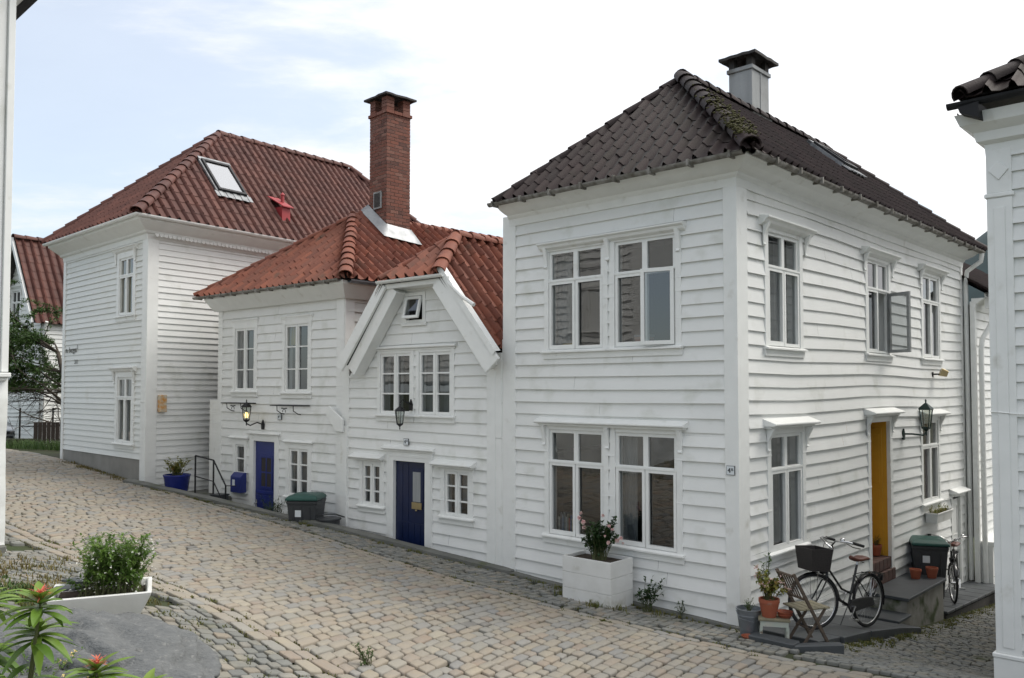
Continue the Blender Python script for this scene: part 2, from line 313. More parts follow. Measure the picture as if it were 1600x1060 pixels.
def clap(mb, u0, u1, z0, z1, holes=(), ex=.178, lap=.027, sag=None, jit=.006, rnd=None, joints=True):
    """lapped clapboards with real butts; holes = (ua, ub, za, zb)"""
    rnd = rnd or random.Random(3); z = z0; sg = sag or (lambda u, z: 0.)
    while z < z1:
        e = ex*(1+rnd.uniform(-.03, .03)); zt = min(z+e, z1); tint = rnd.random(); a0, a1 = rnd.uniform(-jit, jit), rnd.uniform(-jit, jit)
        lp = lap*(1+rnd.uniform(-.2, .3)); zs = sorted({z, zt} | {q for h in holes for q in (h[2], h[3]) if z < q < zt})
        cuts = [u0+(u1-u0)*rnd.uniform(.2, .8)] if joints and u1-u0 > 3 and rnd.random() < .35 else []
        for za, zb in zip(zs[:-1], zs[1:]):
            iv = [(u0, u1)]
            for h in holes:
                if h[2] <= (za+zb)/2 <= h[3]:
                    iv = [(a, min(b, h[0])) for a, b in iv if a < h[0]] + [(max(a, h[1]), b) for a, b in iv if b > h[1]]
            iv2 = []
            for a, b in iv:
                for c in cuts:
                    if a+.1 < c < b-.1: iv2.append((a, c-.0015)); a = c+.0015
                iv2.append((a, b))
            for a, b in iv2:
                if b-a < .005: continue
                k = max(1, int((b-a)/1.2)) if sag else 1
                for i in range(k):
                    p, q = a+(b-a)*i/k, a+(b-a)*(i+1)/k
                    def dz(u): return sg(u, z)+a0+(a1-a0)*(u-u0)/(u1-u0)
                    def off(zz): return -(.003+lp*(1-(zz-z)/e))
                    ztop = zb+(.02 if zb == zt else 0)
                    vs = [(p, off(za), za+dz(p)), (q, off(za), za+dz(q)), (q, off(ztop), ztop+dz(q)), (p, off(ztop), ztop+dz(p))]
                    mb.add(vs, [(0, 1, 2, 3)], tint)
                    if za == z: mb.add([(p, 0.012, za+dz(p)), (q, 0.012, za+dz(q)), vs[1], vs[0]], [(0, 1, 2, 3)], tint)
        z = zt
def sweep(mb, path, prof, tint=.5, cap=True):
    """closed profile [(out, z)] swept along plan path; outward = right of the direction of travel"""
    P = [Vector((p[0], p[1])) for p in path]; n = len(P); rings = []
    for i in range(n):
        d0 = (P[i]-P[i-1]).normalized() if i else (P[1]-P[0]).normalized()
        d1 = (P[i+1]-P[i]).normalized() if i < n-1 else d0
        n0 = Vector((d0.y, -d0.x)); n1 = Vector((d1.y, -d1.x)); m = (n0+n1); m = m/m.length; m = m/max(.3, m.dot(n0))
        rings.append([(P[i].x+m.x*o, P[i].y+m.y*o, z) for o, z in prof])
    k = len(prof)
    vs = [q for r in rings for q in r]
    fs = [(i*k+j, i*k+(j+1) % k, (i+1)*k+(j+1) % k, (i+1)*k+j) for i in range(n-1) for j in range(k)]
    if cap: fs += [tuple(range(k)), tuple(range((n-1)*k, n*k))[::-1]]
    mb.add(vs, fs, tint)
def gutter_prof(o, z, r=.06):
    a = [(o+r-r*math.cos(t), z-r*math.sin(t)) for t in [math.pi*i/7 for i in range(8)]]
    b = [(o+r-(r-.008)*math.cos(t), z+.001-(r-.008)*math.sin(t)) for t in [math.pi*i/7 for i in range(8)]]
    return a+b[::-1]
def roof_face(mb, P0, P1, rest, tw=.21, cl=.31, rnd=None, rise=.034, jit=.004, deck=None, wob=.0):
    """pantiles on the polygon P0,P1(eave),rest...; really shaped rolls, lapped courses"""
    rnd = rnd or random.Random(5); P0 = Vector(P0); P1 = Vector(P1); rest = [Vector(p) for p in rest]
    U = (P1-P0).normalized(); nrm = U.cross(rest[0]-P0).normalized()
    if nrm.z < 0: nrm = -nrm
    V = nrm.cross(U).normalized()
    if V.z < 0: V = -V
    poly = [P0, P1]+rest; L = max((p-P0).dot(V) for p in poly); us = [(p-P0).dot(U) for p in poly]; ua, ub = min(us), max(us)
    tmp = MB(); prof = [(0, 0), (.06, .6), (.17, 1), (.28, .6), (.36, 0), (.69, -.22), (1, 0)]; rise *= 1.75
    nc = int(L/cl)+1; v = -.04; c = 0
    edges = []
    cen = sum(poly, Vector())/len(poly)
    for i in range(1, len(poly)):
        a, b = poly[i], poly[(i+1) % len(poly)]; e = (b-a).normalized(); o = e.cross(nrm)
        if (cen-a).dot(o) > 0: o = -o
        edges.append((a, o))
    def keep(u, v):
        p = P0+U*u+V*v
        return all((p-a).dot(o) < .45 for a, o in edges)
    while v < L:
        j = 0; u = ua-.05; wave = rnd.uniform(-.01, .01)
        while u < ub+tw:
            if keep(u+tw/2, v+cl/2):
                t = min(1, max(0, rnd.gauss(.5, .22))); l0 = .017+rnd.uniform(0, jit); dv = rnd.uniform(-.014, .014); du = rnd.uniform(-.006, .006)
                vs = []
                sagz = wob*math.sin((u-ua)/(ub-ua+1e-6)*math.pi)*-1 if wob else 0
                for pu, ph in prof: vs.append(P0+U*(u+du+pu*tw)+V*(v+dv)+nrm*(l0+ph*rise+sagz))
                for pu, ph in prof: vs.append(P0+U*(u+du+pu*tw)+V*(v+cl+.03)+nrm*(.006+ph*rise+sagz))
                for pu, ph in prof: vs.append(P0+U*(u+du+pu*tw)+V*(v+dv)+nrm*(l0+ph*rise+sagz))
                for pu, ph in prof: vs.append(P0+U*(u+du+pu*tw)+V*(v+dv+.012)+nrm*(l0-.015+ph*rise+sagz))
                n = len(prof)
                tmp.add(vs, [(i, i+1, n+i+1, n+i) for i in range(n-1)], t)
                tmp.add([], [], t)
                tmp.f += [(len(tmp.v)-4*n+2*n+i+1, len(tmp.v)-4*n+2*n+i, len(tmp.v)-4*n+3*n+i, len(tmp.v)-4*n+3*n+i+1) for i in range(n-1)]; tmp.t += [t*.6]*(n-1)
            u += tw; j += 1
        v += cl
    # clip to the polygon, then merge into mb
    me = bpy.data.meshes.new('tmp'); me.from_pydata(tmp.v, [], tmp.f); at = me.attributes.new('tint', 'FLOAT', 'FACE'); at.data.foreach_set('value', np.array(tmp.t, dtype=np.float32))
    bm = bmesh.new(); bm.from_mesh(me)
    for a, o in edges:
        bmesh.ops.bisect_plane(bm, geom=bm.verts[:]+bm.edges[:]+bm.faces[:], plane_co=a, plane_no=o, clear_outer=True, dist=1e-5)
    lay = bm.faces.layers.float.get('tint'); bm.verts.index_update(); o0 = len(mb.v)
    mb.v += [tuple(x.co) for x in bm.verts]
    for f in bm.faces: mb.f.append(tuple(o0+x.index for x in f.verts)); mb.t.append(f[lay])
    bm.free(); bpy.data.meshes.remove(me)
    if deck is not None: deck.add([p-nrm*.012 for p in poly], [tuple(range(len(poly)))], .2); deck.add([p-nrm*.05 for p in poly], [tuple(range(len(poly)))[::-1]], .2)
    mb.keep = True
def caps(mb, A, B, r=.115, ln=.34, rnd=None, lift=.03):
    """overlapping half round ridge or hip tiles from A (low) to B (high)"""
    rnd = rnd or random.Random(9); A = Vector(A); B = Vector(B); d = (B-A); L = d.length; d.normalize()
    side = d.cross(Vector((0, 0, 1))).normalized(); up = side.cross(d).normalized(); n = max(1, round(L/ln)); ln = L/n
    for i in range(n):
        a = A+d*(i*ln-.03); b = A+d*((i+1)*ln+.03); t = min(1, max(0, rnd.gauss(.5, .25))); ra = r*(1.12+rnd.uniform(-.03, .03)); rb = r*.92; vs = []
        s2 = side*rnd.uniform(-.008, .008); K = 8
        for q, rr, zz in ((a, ra, lift+.015), (b, rb, lift)):
            for j in range(K+1):
                an = math.pi*(j/K)*1.16-.08*math.pi; vs.append(q+s2+side*math.cos(an)*rr+up*(math.sin(an)*rr*.8+zz-.03))
        for j in range(K+1):
            an = math.pi*(j/K)*1.16-.08*math.pi; vs.append(a+s2+side*math.cos(an)*(ra-.02)+up*(math.sin(an)*(ra-.02)*.8+lift-.015)+d*.004)
        for j in range(K+1):
            an = math.pi*(j/K)*1.16-.08*math.pi; vs.append(a+s2+side*math.cos(an)*ra+up*(math.sin(an)*ra*.8+lift-.015))
        k = K+1
        mb.add(vs, [(j, j+1, k+j+1, k+j) for j in range(K)]+[(2*k+j, 2*k+j+1, 3*k+j+1, 3*k+j) for j in range(K)], t)
    mb.keep = True
def bars(mb, x0, x1, z0, z1, fw, y0, y1, xs=(), zs=(), mw=.03, tw=.03, muls=()):
    """sash: outer frame + vertical bars at xs + horizontal bars at zs=(z, halfwidth)"""
    mb.box(x0, x0+fw, y0, y1, z0, z1); mb.box(x1-fw, x1, y0, y1, z0, z1)
    mb.box(x0+fw, x1-fw, y0, y1, z0, z0+fw); mb.box(x0+fw, x1-fw, y0, y1, z1-fw, z1)
    for x, h in xs: mb.box(x-h, x+h, y0+.002, y1-.002, z0+fw, z1-fw)
    for z, h in zs: mb.box(x0+fw, x1-fw, y0+.004, y1-.004, z-h, z+h)
def window(house, fr, x0, x1, z0, z1, kind='cross', cw=.10, sill=.05, hood=None, curtain=None, split=.30, open_right=False, fw=.045, label=None, cdepth=.16, rows=3, top_extra=0, items=None):
    c = MB(fr.M); T = .032
    c.box(x0-cw, x0, -T, .03, z0-.02, z1+cw+top_extra); c.box(x1, x1+cw, -T, .03, z0-.02, z1+cw+top_extra)
    c.box(x0, x1, -T+.003, .03, z1, z1+cw+top_extra)
    c.box(x0-.02, x0, .031, .16, z0-.02, z1+.02); c.box(x1, x1+.02, .031, .16, z0-.02, z1+.02); c.box(x0, x1, .031, .16, z1, z1+.02); c.box(x0, x1, .031, .16, z0-.02, z0)
    wdw = c.build('window', 'trim', house, bevel=.004)
    if label: wdw['label'] = label
    m = MB(fr.M); g = MB(fr.M); mid = (x0+x1)/2; zt = z1-(z1-z0)*split
    if kind == 'cross':
        m.box(x0, x1, -.005, .035, z1-fw, z1); m.box(x0, x0+fw, -.005, .035, z0, z1-fw); m.box(x1-fw, x1, -.005, .035, z0, z1-fw)
        m.box(mid-.038, mid+.038, -.008, .037, z0+fw, z1-fw); m.box(x0+fw, mid-.038, -.012, .036, zt-.05, zt+.015); m.box(mid+.038, x1-fw, -.012, .036, zt-.05, zt+.015)
        m.box(x0+fw, x1-fw, -.004, .035, z0, z0+fw)
        m.box(x0+.012, mid-.012, -.02, -.008, z0+.01, z0+.065); 
        # proud casement rails around the lower leaves
        for a, b in ((x0+.008, mid-.008), (mid+.008, x1-.008)):
            if open_right and a > mid: continue
            bars(m, a, b, z0+.004, zt-.022, .042, -.022, -.0085)
        m.box(x0+.0, x1-.0, -.03, -.012, zt-.022, zt+.004)
        g.add([(x0+fw, .02, zt), (mid, .02, zt), (mid, .02, z1-fw), (x0+fw, .02, z1-fw)], [(0, 1, 2, 3)])
        g.add([(mid, .02, zt), (x1-fw, .02, zt), (x1-fw, .02, z1-fw), (mid, .02, z1-fw)], [(0, 1, 2, 3)])
        g.add([(x0+fw, .021, z0+.03), (mid, .021, z0+.03), (mid, .021, zt-.03), (x0+fw, .021, zt-.03)], [(0, 1, 2, 3)])
        if not open_right: g.add([(mid, .021, z0+.03), (x1-fw, .021, z0+.03), (x1-fw, .021, zt-.03), (mid, .021, zt-.03)], [(0, 1, 2, 3)])
    else:
        zs = [(z0+(z1-z0)*(i/rows), .012) for i in range(1, rows)]
        for a, b in ((x0+.004, mid-.004), (mid+.004, x1-.004)):
            bars(m, a, b, z0, z1, fw, -.012, .03, (), zs)
        m.box(mid-.02, mid+.02, -.026, -.013, z0+.01, z1-.01)
        g.add([(x0+fw, .018, z0+fw), (x1-fw, .018, z0+fw), (x1-fw, .018, z1-fw), (x0+fw, .018, z1-fw)], [(0, 1, 2, 3)])
    m.build('sash', 'trim', wdw); g.build('glass', 'glass', wdw)
    s = MB(fr.M)
    if sill: 
        s.prism([(-T-sill, z0-.045), (-T-sill, z0-.025), (.0, z0), (.0, z0-.045)], x0-cw-.03, x1+cw+.03, ax='x')
        s.box(x0-cw-.015, x1+cw+.015, -T-.008, .0, z0-.13, z0-.046); s.build('sill', 'trim', wdw)
    if hood: make_hood(wdw, fr, *hood)
    if curtain:
        q = MB(fr.M); mt = curtain[0]
        for a, b in curtain[1]:
            xa, xb = x0+(x1-x0)*a, x0+(x1-x0)*b; n = 14; za = z0+(z1-z0)*(curtain[2] if len(curtain) > 2 else 0.02)
            vs = []
            for i in range(n+1):
                x = xa+(xb-xa)*i/n; y = cdepth+.018*math.sin(i*2.1)
                vs += [(x, y, za), (x, y+.01, z1)]
            q.add(vs, [(2*i, 2*i+2, 2*i+3, 2*i+1) for i in range(n)])
        q.build('curtain', mt, wdw, smooth=True)
    return wdw
def make_hood(parent, fr, x0, x1, z, dep, style='slope', nb=2):
    h = MB(fr.M)
    if style == 'slope':
        h.prism([(-.0, z+.035+dep*.28), (-dep-.02, z+.012), (-dep-.02, z-.008), (-dep+.0, z-.02), (0, z-.02)], x0, x1, ax='x')
        h.box(x0+.03, x1-.03, -dep*.7, 0, z-.05, z-.021)
    else:
        h.prism([(0, z+.045), (-dep, z+.02), (-dep, z), (-dep*.75, z-.02), (-dep*.62, z-.055), (-.03, z-.085), (0, z-.085)], x0, x1, ax='x')
    for i in range(nb):
        c = x0+.11+(x1-x0-.22)*(i/(nb-1) if nb > 1 else .5)
        h.prism([(-.033, z-.05), (-dep*.75, z-.05), (-dep*.62, z-.10), (-.06, z-.19), (-.045, z-.30), (-.06, z-.33), (-.033, z-.34)], c-.03, c+.03, ax='x')
    return h.build('hood', 'trim', parent, bevel=.003)
def text(s, size, fr, u, z, out, m, parent, name='lettering', ext=.003, rough=False):
    cu = bpy.data.curves.new(name, 'FONT'); cu.body = s; cu.size = size; cu.extrude = ext; cu.align_x = 'CENTER'; cu.align_y = 'CENTER'
    o = bpy.data.objects.new(name, cu); COL.objects.link(o); dg = bpy.context.evaluated_depsgraph_get(); me = bpy.data.meshes.new_from_object(o.evaluated_get(dg)); bpy.data.objects.remove(o)
    X = fr.M @ Matrix.Translation((u, -out, z)) @ Matrix.Rotation(R(90), 4, 'X')
    L = ORG.get(parent.name, Vector()) if parent else Vector()
    me.transform(Matrix.Translation(-L) @ X); me.materials.clear(); me.materials.append(M[m])
    q = bpy.data.objects.new(name, me); COL.objects.link(q)
    if parent: q.parent = parent; ORG[q.name] = L
    return q

def boards(parent, items, name='corner_board', m='trim', bevel=.004):
    for fr, *b in items: MB(fr.M).box(*b).build(name, m, parent, bevel=bevel)

CTL = np.array([(2.7,9.99,0), (-0.04,12.56,0.11), (-2.774,14.325,0.417), (-5.592,16.148,0.678), (-4.167,15.227,0.539), (-0.999,13.177,0.208), (-7.681,17.5,0.866), (-11.098,20.706,1.125), (-9.544,19.248,0.983), (-5.556,9.3,1.02), (0,7.2,0.408), (-2.218,5.9,0.871), (2.605,7.7,0.238), (-2.944,6.1,1.119), (-18.238,31,0.674), (-18.153,33,0.534), (4.315,8.2,0.069), (3.673,10.444,-0.16), (4.494,11.319,-0.31), (5.976,12.534,-0.69), (7.034,13.735,-0.87), (8.95,15.777,-1.15), (10.263,14.545,-1.2), (13.005,19.514,-1.7), (7.252,11.336,-0.75), (5.182,9.714,-0.38), (0,0,1.25), (-4,0,1.9), (6,3,0.7), (-12,6,1.7), (-20,20,1.6), (12,2,0.6), (-14,40,1.3), (-30,45,1.6)])
# ------------------------------------------------------------------ ground height field (thin plate through surveyed points)
def _tps(ctl, lam=.02):
    P = ctl[:, :2]; n = len(P); r = np.linalg.norm(P[:, None]-P[None], axis=2)
    K = np.where(r > 0, r*r*np.log(r+1e-9), 0)+lam*np.eye(n); Q = np.c_[np.ones(n), P]
    A_ = np.block([[K, Q], [Q.T, np.zeros((3, 3))]]); return P, np.linalg.solve(A_, np.r_[ctl[:, 2], 0, 0, 0])
_P, _W = _tps(CTL)
def Hh(x, y):
    q = np.stack([np.asarray(x, float), np.asarray(y, float)], -1); r = np.linalg.norm(q[..., None, :]-_P, axis=-1)
    return (r*r*np.log(r+1e-9))@_W[:-3]+_W[-3]+q@_W[-2:]
def hz(x, y): return float(Hh(x, y))
sA = Vector((-fA.U.x, -fA.U.y)); nA = fA.n
def sn2xy(s, n): return C0[0]+s*sA.x+n*nA.x, C0[1]+s*sA.y+n*nA.y
K0 = Vector((P2.x, P2.y)); K1 = Vector((C4[0]-.08, C4[1]-.1)); kd = (K1-K0).normalized(); kn = Vector((-kd.y, kd.x)); 
if kn.dot(nA) < 0: kn = -kn
kinv = -kn
# ground sheet: a fine part with the height field, skirt, and a large far sheet, cut out over the sunken yard
def ground():
    xs = np.concatenate([np.arange(-34, -10, .8), np.arange(-10, 10, .2), np.arange(10, 20, .8)]); ys = np.concatenate([np.arange(-4, 22, .2), np.arange(22, 48, .8)])
    X, Y = np.meshgrid(xs, ys); Z = Hh(X, Y)-.03
    nx, ny = len(xs), len(ys)
    vs = list(zip(X.ravel().tolist(), Y.ravel().tolist(), Z.ravel().tolist()))
    fs = [(j*nx+i, j*nx+i+1, (j+1)*nx+i+1, (j+1)*nx+i) for j in range(ny-1) for i in range(nx-1)]
    ring = [j for j in range(nx)] + [j*nx+nx-1 for j in range(1, ny)] + [(ny-1)*nx+i for i in range(nx-2, -1, -1)] + [j*nx for j in range(ny-2, 0, -1)]
    o = len(vs); cx_, cy_ = -7, 22
    for r in ring:
        x, y, z = vs[r]; d = Vector((x-cx_, y-cy_)).normalized(); vs.append((x+d.x*14, y+d.y*14, -1.5))
    o2 = len(vs)
    for r in ring:
        x, y, z = vs[r]; d = Vector((x-cx_, y-cy_)).normalized(); vs.append((x+d.x*900, y+d.y*900, -6))
    n = len(ring)
    for i in range(n):
        j = (i+1) % n; fs.append((ring[i], o+i, o+j, ring[j])); fs.append((o+i, o2+i, o2+j, o+j))
    me = bpy.data.meshes.new('ground'); me.from_pydata(vs, [], fs); bm = bmesh.new(); bm.from_mesh(me)
    a = K0+kn*.02; 
    fin = [f for f in bm.faces if abs(f.calc_center_median().x+4) < 8 and 10 < f.calc_center_median().y < 22]
    ge = fin+list({e for f in fin for e in f.edges})+list({v for f in fin for v in f.verts})
    bmesh.ops.bisect_plane(bm, geom=ge, plane_co=(a.x, a.y, 0), plane_no=(kn.x, kn.y, 0), dist=1e-5)
    dl = []
    L = (K1-K0).length
    for f in bm.faces:
        c = f.calc_center_median(); q = Vector((c.x, c.y))-K0
        if 0.0 < q.dot(kd) < L+.3 and -3.2 < q.dot(kn) < .02: dl.append(f)
    bmesh.ops.delete(bm, geom=dl, context='FACES')
    bmesh.ops.recalc_face_normals(bm, faces=bm.faces[:]); bm.to_mesh(me); bm.free(); me.shade_smooth(); me.materials.append(M['joint'])
    o = bpy.data.objects.new('ground', me); COL.objects.link(o); o['kind'] = 'structure'
ground()
# sunken yard floor + kerb
y = MB()
def kp(s, o): q = K0+kd*s-kn*o; return (q.x, q.y)
L_ = (K1-K0).length
y.add([(*kp(-.1, 0.0), -.28), (*kp(L_+.4, 0.0), -.02), (*kp(L_+.4, 4.0), -.02), (*kp(-.1, 4.0), -.28)], [(0, 1, 2, 3)])
y.build('sunken_yard', 'concrete', kind='structure')
k = MB(); ns = 40; ring = []
for i in range(ns+1):
    s = -.15+(L_+.45)*i/ns; 
    for o, dz in ((-.17, .0), (-.165, .05), (-.02, .062), (0.02, .055), (0.03, -.8), (-.165, -.8)):
        q = kp(s, o); w_ = .012*pn(Vector((s*1.3, o*5, 1)))
        k.v.append((q[0]+w_, q[1]+w_, (hz(*kp(s, -.15))+dz+w_) if dz > -.5 else -.5)); 
for i in range(ns):
    for j in range(6): k.f.append((i*6+j, i*6+(j+1) % 6, (i+1)*6+(j+1) % 6, (i+1)*6+j)); k.t.append(.5)
k.build('kerb', 'concrete', kind='structure')
k = MB(); ns = 16       # kerb strip along the dark roofed house
for i in range(ns+1):
    u = -3.85+3.95*i/ns
    for o, dz in ((.14, .0), (.13, .035), (-.02, .045), (-.02, -.4), (.14, -.4)):
        q = fA.p(u, 0, o); k.v.append((q.x, q.y, hz(q.x, q.y)+dz+.01*pn(Vector((u*2, o*7, 3)))))
for i in range(ns):
    for j in range(5): k.f.append((i*5+j, i*5+(j+1) % 5, (i+1)*5+(j+1) % 5, (i+1)*5+j)); k.t.append(.5)
k.build('kerb', 'concrete', kind='structure')

# ------------------------------------------------------------------ setts, every stone modelled
def stones(name, m, rows, rnd, hgt=.012, base=-.03):
    """rows: list of lists of 4 corner xy (counter clockwise) """
    V = []; F = []; T = []
    for cs, t in rows:
        c = np.array(cs); ce = c.mean(0); n = len(V)
        e = rnd.uniform(-.005, .006)+.014*pn(Vector((ce[0]*.9, ce[1]*.9, 2)))-(.012 if rnd.random() < .03 else 0); tx, ty = rnd.uniform(-.03, .03), rnd.uniform(-.03, .03)
        # octagon with rounded corners
        oc = []
        for i in range(4):
            a, b, d = c[i-1], c[i], c[(i+1) % 4]
            k1, k2 = rnd.uniform(.07, .22), rnd.uniform(.07, .22)
            oc.append(b+(a-b)*k1*.8+(ce-b)*.02); oc.append(b+(d-b)*k2*.8+(ce-b)*.02)
        oc = np.array(oc)
        for sc, dz in ((1.0, base), (1.0, -.004), (.95, .006), (.82, hgt*.95)):
            for p in oc:
                q = ce+(p-ce)*sc; V.append((q[0], q[1], dz+e+(q[0]-ce[0])*tx+(q[1]-ce[1])*ty+rnd.uniform(-.0015, .0015)))
        V.append((ce[0], ce[1], hgt+e))
        for r in range(3):
            for i in range(8): F.append((n+r*8+i, n+r*8+(i+1) % 8, n+(r+1)*8+(i+1) % 8, n+(r+1)*8+i)); T.append(t)
        for i in range(8): F.append((n+24+i, n+24+(i+1) % 8, n+32)); T.append(t)
    V = np.array(V); V[:, 2] += Hh(V[:, 0], V[:, 1])
    me = bpy.data.meshes.new(name); me.from_pydata(V.tolist(), [], F); at = me.attributes.new('tint', 'FLOAT', 'FACE'); at.data.foreach_set('value', np.array(T, dtype=np.float32))
    me.shade_smooth(); me.materials.append(M[m]); o = bpy.data.objects.new(name, me); COL.objects.link(o); o['kind'] = 'structure'
    return o
def nk(s):      # inner (house side) edge of the street as n(s)
    if s < 3.78: return .13
    a = Vector(sn2xy(0, 0)); q0 = K0-a; s0, n0 = q0.dot(sA), q0.dot(nA); q1 = K1-a; s1, n1 = q1.dot(sA), q1.dot(nA)
    return n0+(n1-n0)*min(1.02, (s-s0)/(s1-s0))+.19 if s < s1+.3 else n1+.06
def gut(s): return 1.42+.045*max(0, s)+(.0 if s < 8 else 0) - max(0, s-12)*.03
def lbd(s): return 5.15+.05*max(0, min(s, 5))
rnd = random.Random(11)
def sk(s, n):
    b = .35+.45*min(1, max(0, (s+2)/11)); return s-b*(.33*(n-1)+.07*(n-1)**2)
rows = []; kk = -4.5
def tintS(r, x, y_): 
    g = pn(Vector((x*.5, y_*.5, 0)))*.25
    return min(1, max(0, r.uniform(0, 1)*.85+.08+g))
while kk < 30:
    wd = rnd.uniform(.112, .158) if kk < 14 else rnd.uniform(.13, .16); n = gut(kk)+rnd.uniform(-.1, .05)
    while n < 6.4:
        ln = rnd.choice((rnd.uniform(.14, .19), rnd.uniform(.18, .29), rnd.uniform(.18, .29))); g = .015
        a, b = n+g/2, n+ln-g/2; s0, s1 = kk+g/2, kk+wd-g/2
        lo, hi = gut(sk(kk, a))+.0, lbd(sk(kk, a))+.012
        if a < lo and b > lo+.05: a = lo
        if b > hi and a < hi-.05: b = hi
        if a >= lo-.01 and b <= hi+.01 and sk(kk, n) > -3.4:
            j = lambda: rnd.uniform(-.011, .011)
            cs = [sn2xy(sk(ss, nn)+j(), nn+j()) for ss, nn in ((s0, a), (s0, b), (s1, b), (s1, a))]
            x_, y_ = cs[0]
            alley = (Vector(cs[0])-Vector(C0)).dot(fB.n)
            rows.append((cs, tintS(rnd, x_, y_)))
        n += ln
    kk += wd
stones('street', 'sett', rows, rnd)
# two lines of long border blocks each side
rows = []
for base, w0, tn in ((lambda s: gut(s)-.15, .14, 0), (lambda s: gut(s)-.30, .14, 0), (lambda s: lbd(s)+.02, .14, 1), (lambda s: lbd(s)+.17, .14, 1)):
    s = -4.4
    while s < 26:
        ln = rnd.uniform(.17, .34); n0, n1 = base(s+.1)+.008, base(s+.1)+w0; j = lambda: rnd.uniform(-.006, .006)
        rows.append(([sn2xy(a+j(), b+j()) for a, b in ((s+.008, n0), (s+.008, n1), (s+ln-.008, n1), (s+ln-.008, n0))], tintS(rnd, s, n0))); s += ln
stones('street_border', 'sett', rows, rnd, hgt=.010)
# small grey setts at both sides
rows = []
def grid_zone(s0, s1, f0, f1, c=.105, cond=None, skew=.25, out=None):
    s = s0; r = 0
    while s < s1:
        w_ = c*rnd.uniform(.9, 1.15); n = f0(s)+rnd.uniform(0, .05)
        while n < f1(s)-.04:
            l_ = c*rnd.uniform(.85, 1.5); j = lambda: rnd.uniform(-.009, .009); m_ = (n-f0(s))*skew; q = [(s-m_+a, n+b) for a, b in ((.007, .007), (.007, l_-.007), (w_-.007, l_-.007), (w_-.007, .007))]
            if rnd.random() > .03 and (cond is None or cond(s-m_, n)): rows.append(([sn2xy(a+j(), b+j()) for a, b in q], rnd.random()))
            n += l_
        s += w_
grid_zone(-1.0, 20, lambda s: nk(s), lambda s: gut(s)-.33, .10, lambda s, n: nk(s)-.02 < n < gut(s)-.42 and s > -1.0)
grid_zone(-4, 24, lambda s: lbd(s)+.31, lambda s: 9.0, .10, lambda s, n: n > lbd(s)+.30 and pn(Vector((s*1.1, n*1.1, 5))) < .42)
# the alley: courses across it, measured in the frame of the side wall
al = []
d = -14
def a2xy(t, d_): q = fB.p(t, 0, d_); return q.x, q.y
t_ = -1.6
while t_ < 17:
    w_ = rnd.uniform(.085, .11); dd = (.9 if t_ < 3.7 else .72)+rnd.uniform(0, .08) if t_ < 9 else .1
    while dd < 3.4:
        l_ = rnd.uniform(.09, .16); j = lambda: rnd.uniform(-.008, .008)
        x_, y_ = a2xy(t_, dd); q = Vector((x_-C0[0], y_-C0[1])); sv, nv = q.dot(sA), q.dot(nA)
        if nv < 1.0 and not (sv > -1.05 and nv > .0):
            rows.append(([a2xy(t_+a+j(), dd+b+j()) for a, b in ((.007, .007), (.007, l_-.007), (w_-.007, l_-.007), (w_-.007, .007))][::-1], rnd.random()*.75))
        dd += l_
    t_ += w_
stones('side_paving', 'sett_grey', rows, rnd, hgt=.009)

# ------------------------------------------------------------------ house with the dark roof
def book_row(house, fr, x0, x1, z, h, y0, r):
    b = MB(fr.M); x = x0
    while x < x1:
        w_ = r.uniform(.012, .035); hh = h*r.uniform(.7, 1); b.box(x, x+w_-.002, y0, y0+.14, z, z+hh, r.random()); x += w_
    return b
H1 = thing('house', 'white clapboard corner house with dark tiled hip roof and ochre door', 'house', (*fA.p(-1.9, 0, -3).xy, 0))
hA = [(-2.95, -1.98, .79, 2.27), (-1.78, -.83, .79, 2.27), (-2.95, -1.98, 3.41, 4.83), (-1.78, -.83, 3.41, 4.83)]
wl = MB(fA.M); sagA = lambda u, z: -.012*math.sin((u+3.8)/3.8*math.pi)*(1 if z < 3 else .3)
clap(wl, -3.62, -.14, -.35, 5.5, hA, ex=.1775, sag=sagA, rnd=random.Random(21)); wl.keep = True
wl.build('wall', 'white', H1)
B1 = 9.35
hB = [(.82, 1.74, .80, 2.27), (6.72, 7.62, .82, 2.27), (.80, 1.72, 3.40, 4.87), (4.2, 5.12, 3.42, 4.90), (6.87, 7.8, 3.42, 4.92), (4.22, 5.07, -.24, 2.32), (8.42, 8.92, -.9, .76)]
wl = MB(fB.M); sagB = lambda u, z: .045*math.sin(u/9.4*math.pi*1.0)*(1-min(1, max(0, (z-1)/3)))+.02*math.sin(u*1.1+z)
clap(wl, .24, B1-.1, -1.4, 5.5, hB, ex=.1775, sag=sagB, rnd=random.Random(22), jit=.005); wl.keep = True
wl.build('wall', 'white', H1)
boards(H1, [(fA, -3.86, -3.60, -.032, .05, -.35, 5.46), (fA, -.15, .032, -.034, .04, -.35, 5.46), (fB, .034, .24, -.032, .04, -.6, 5.46), (fB, B1-.12, B1+.02, -.032, .06, -1.4, 5.46)])
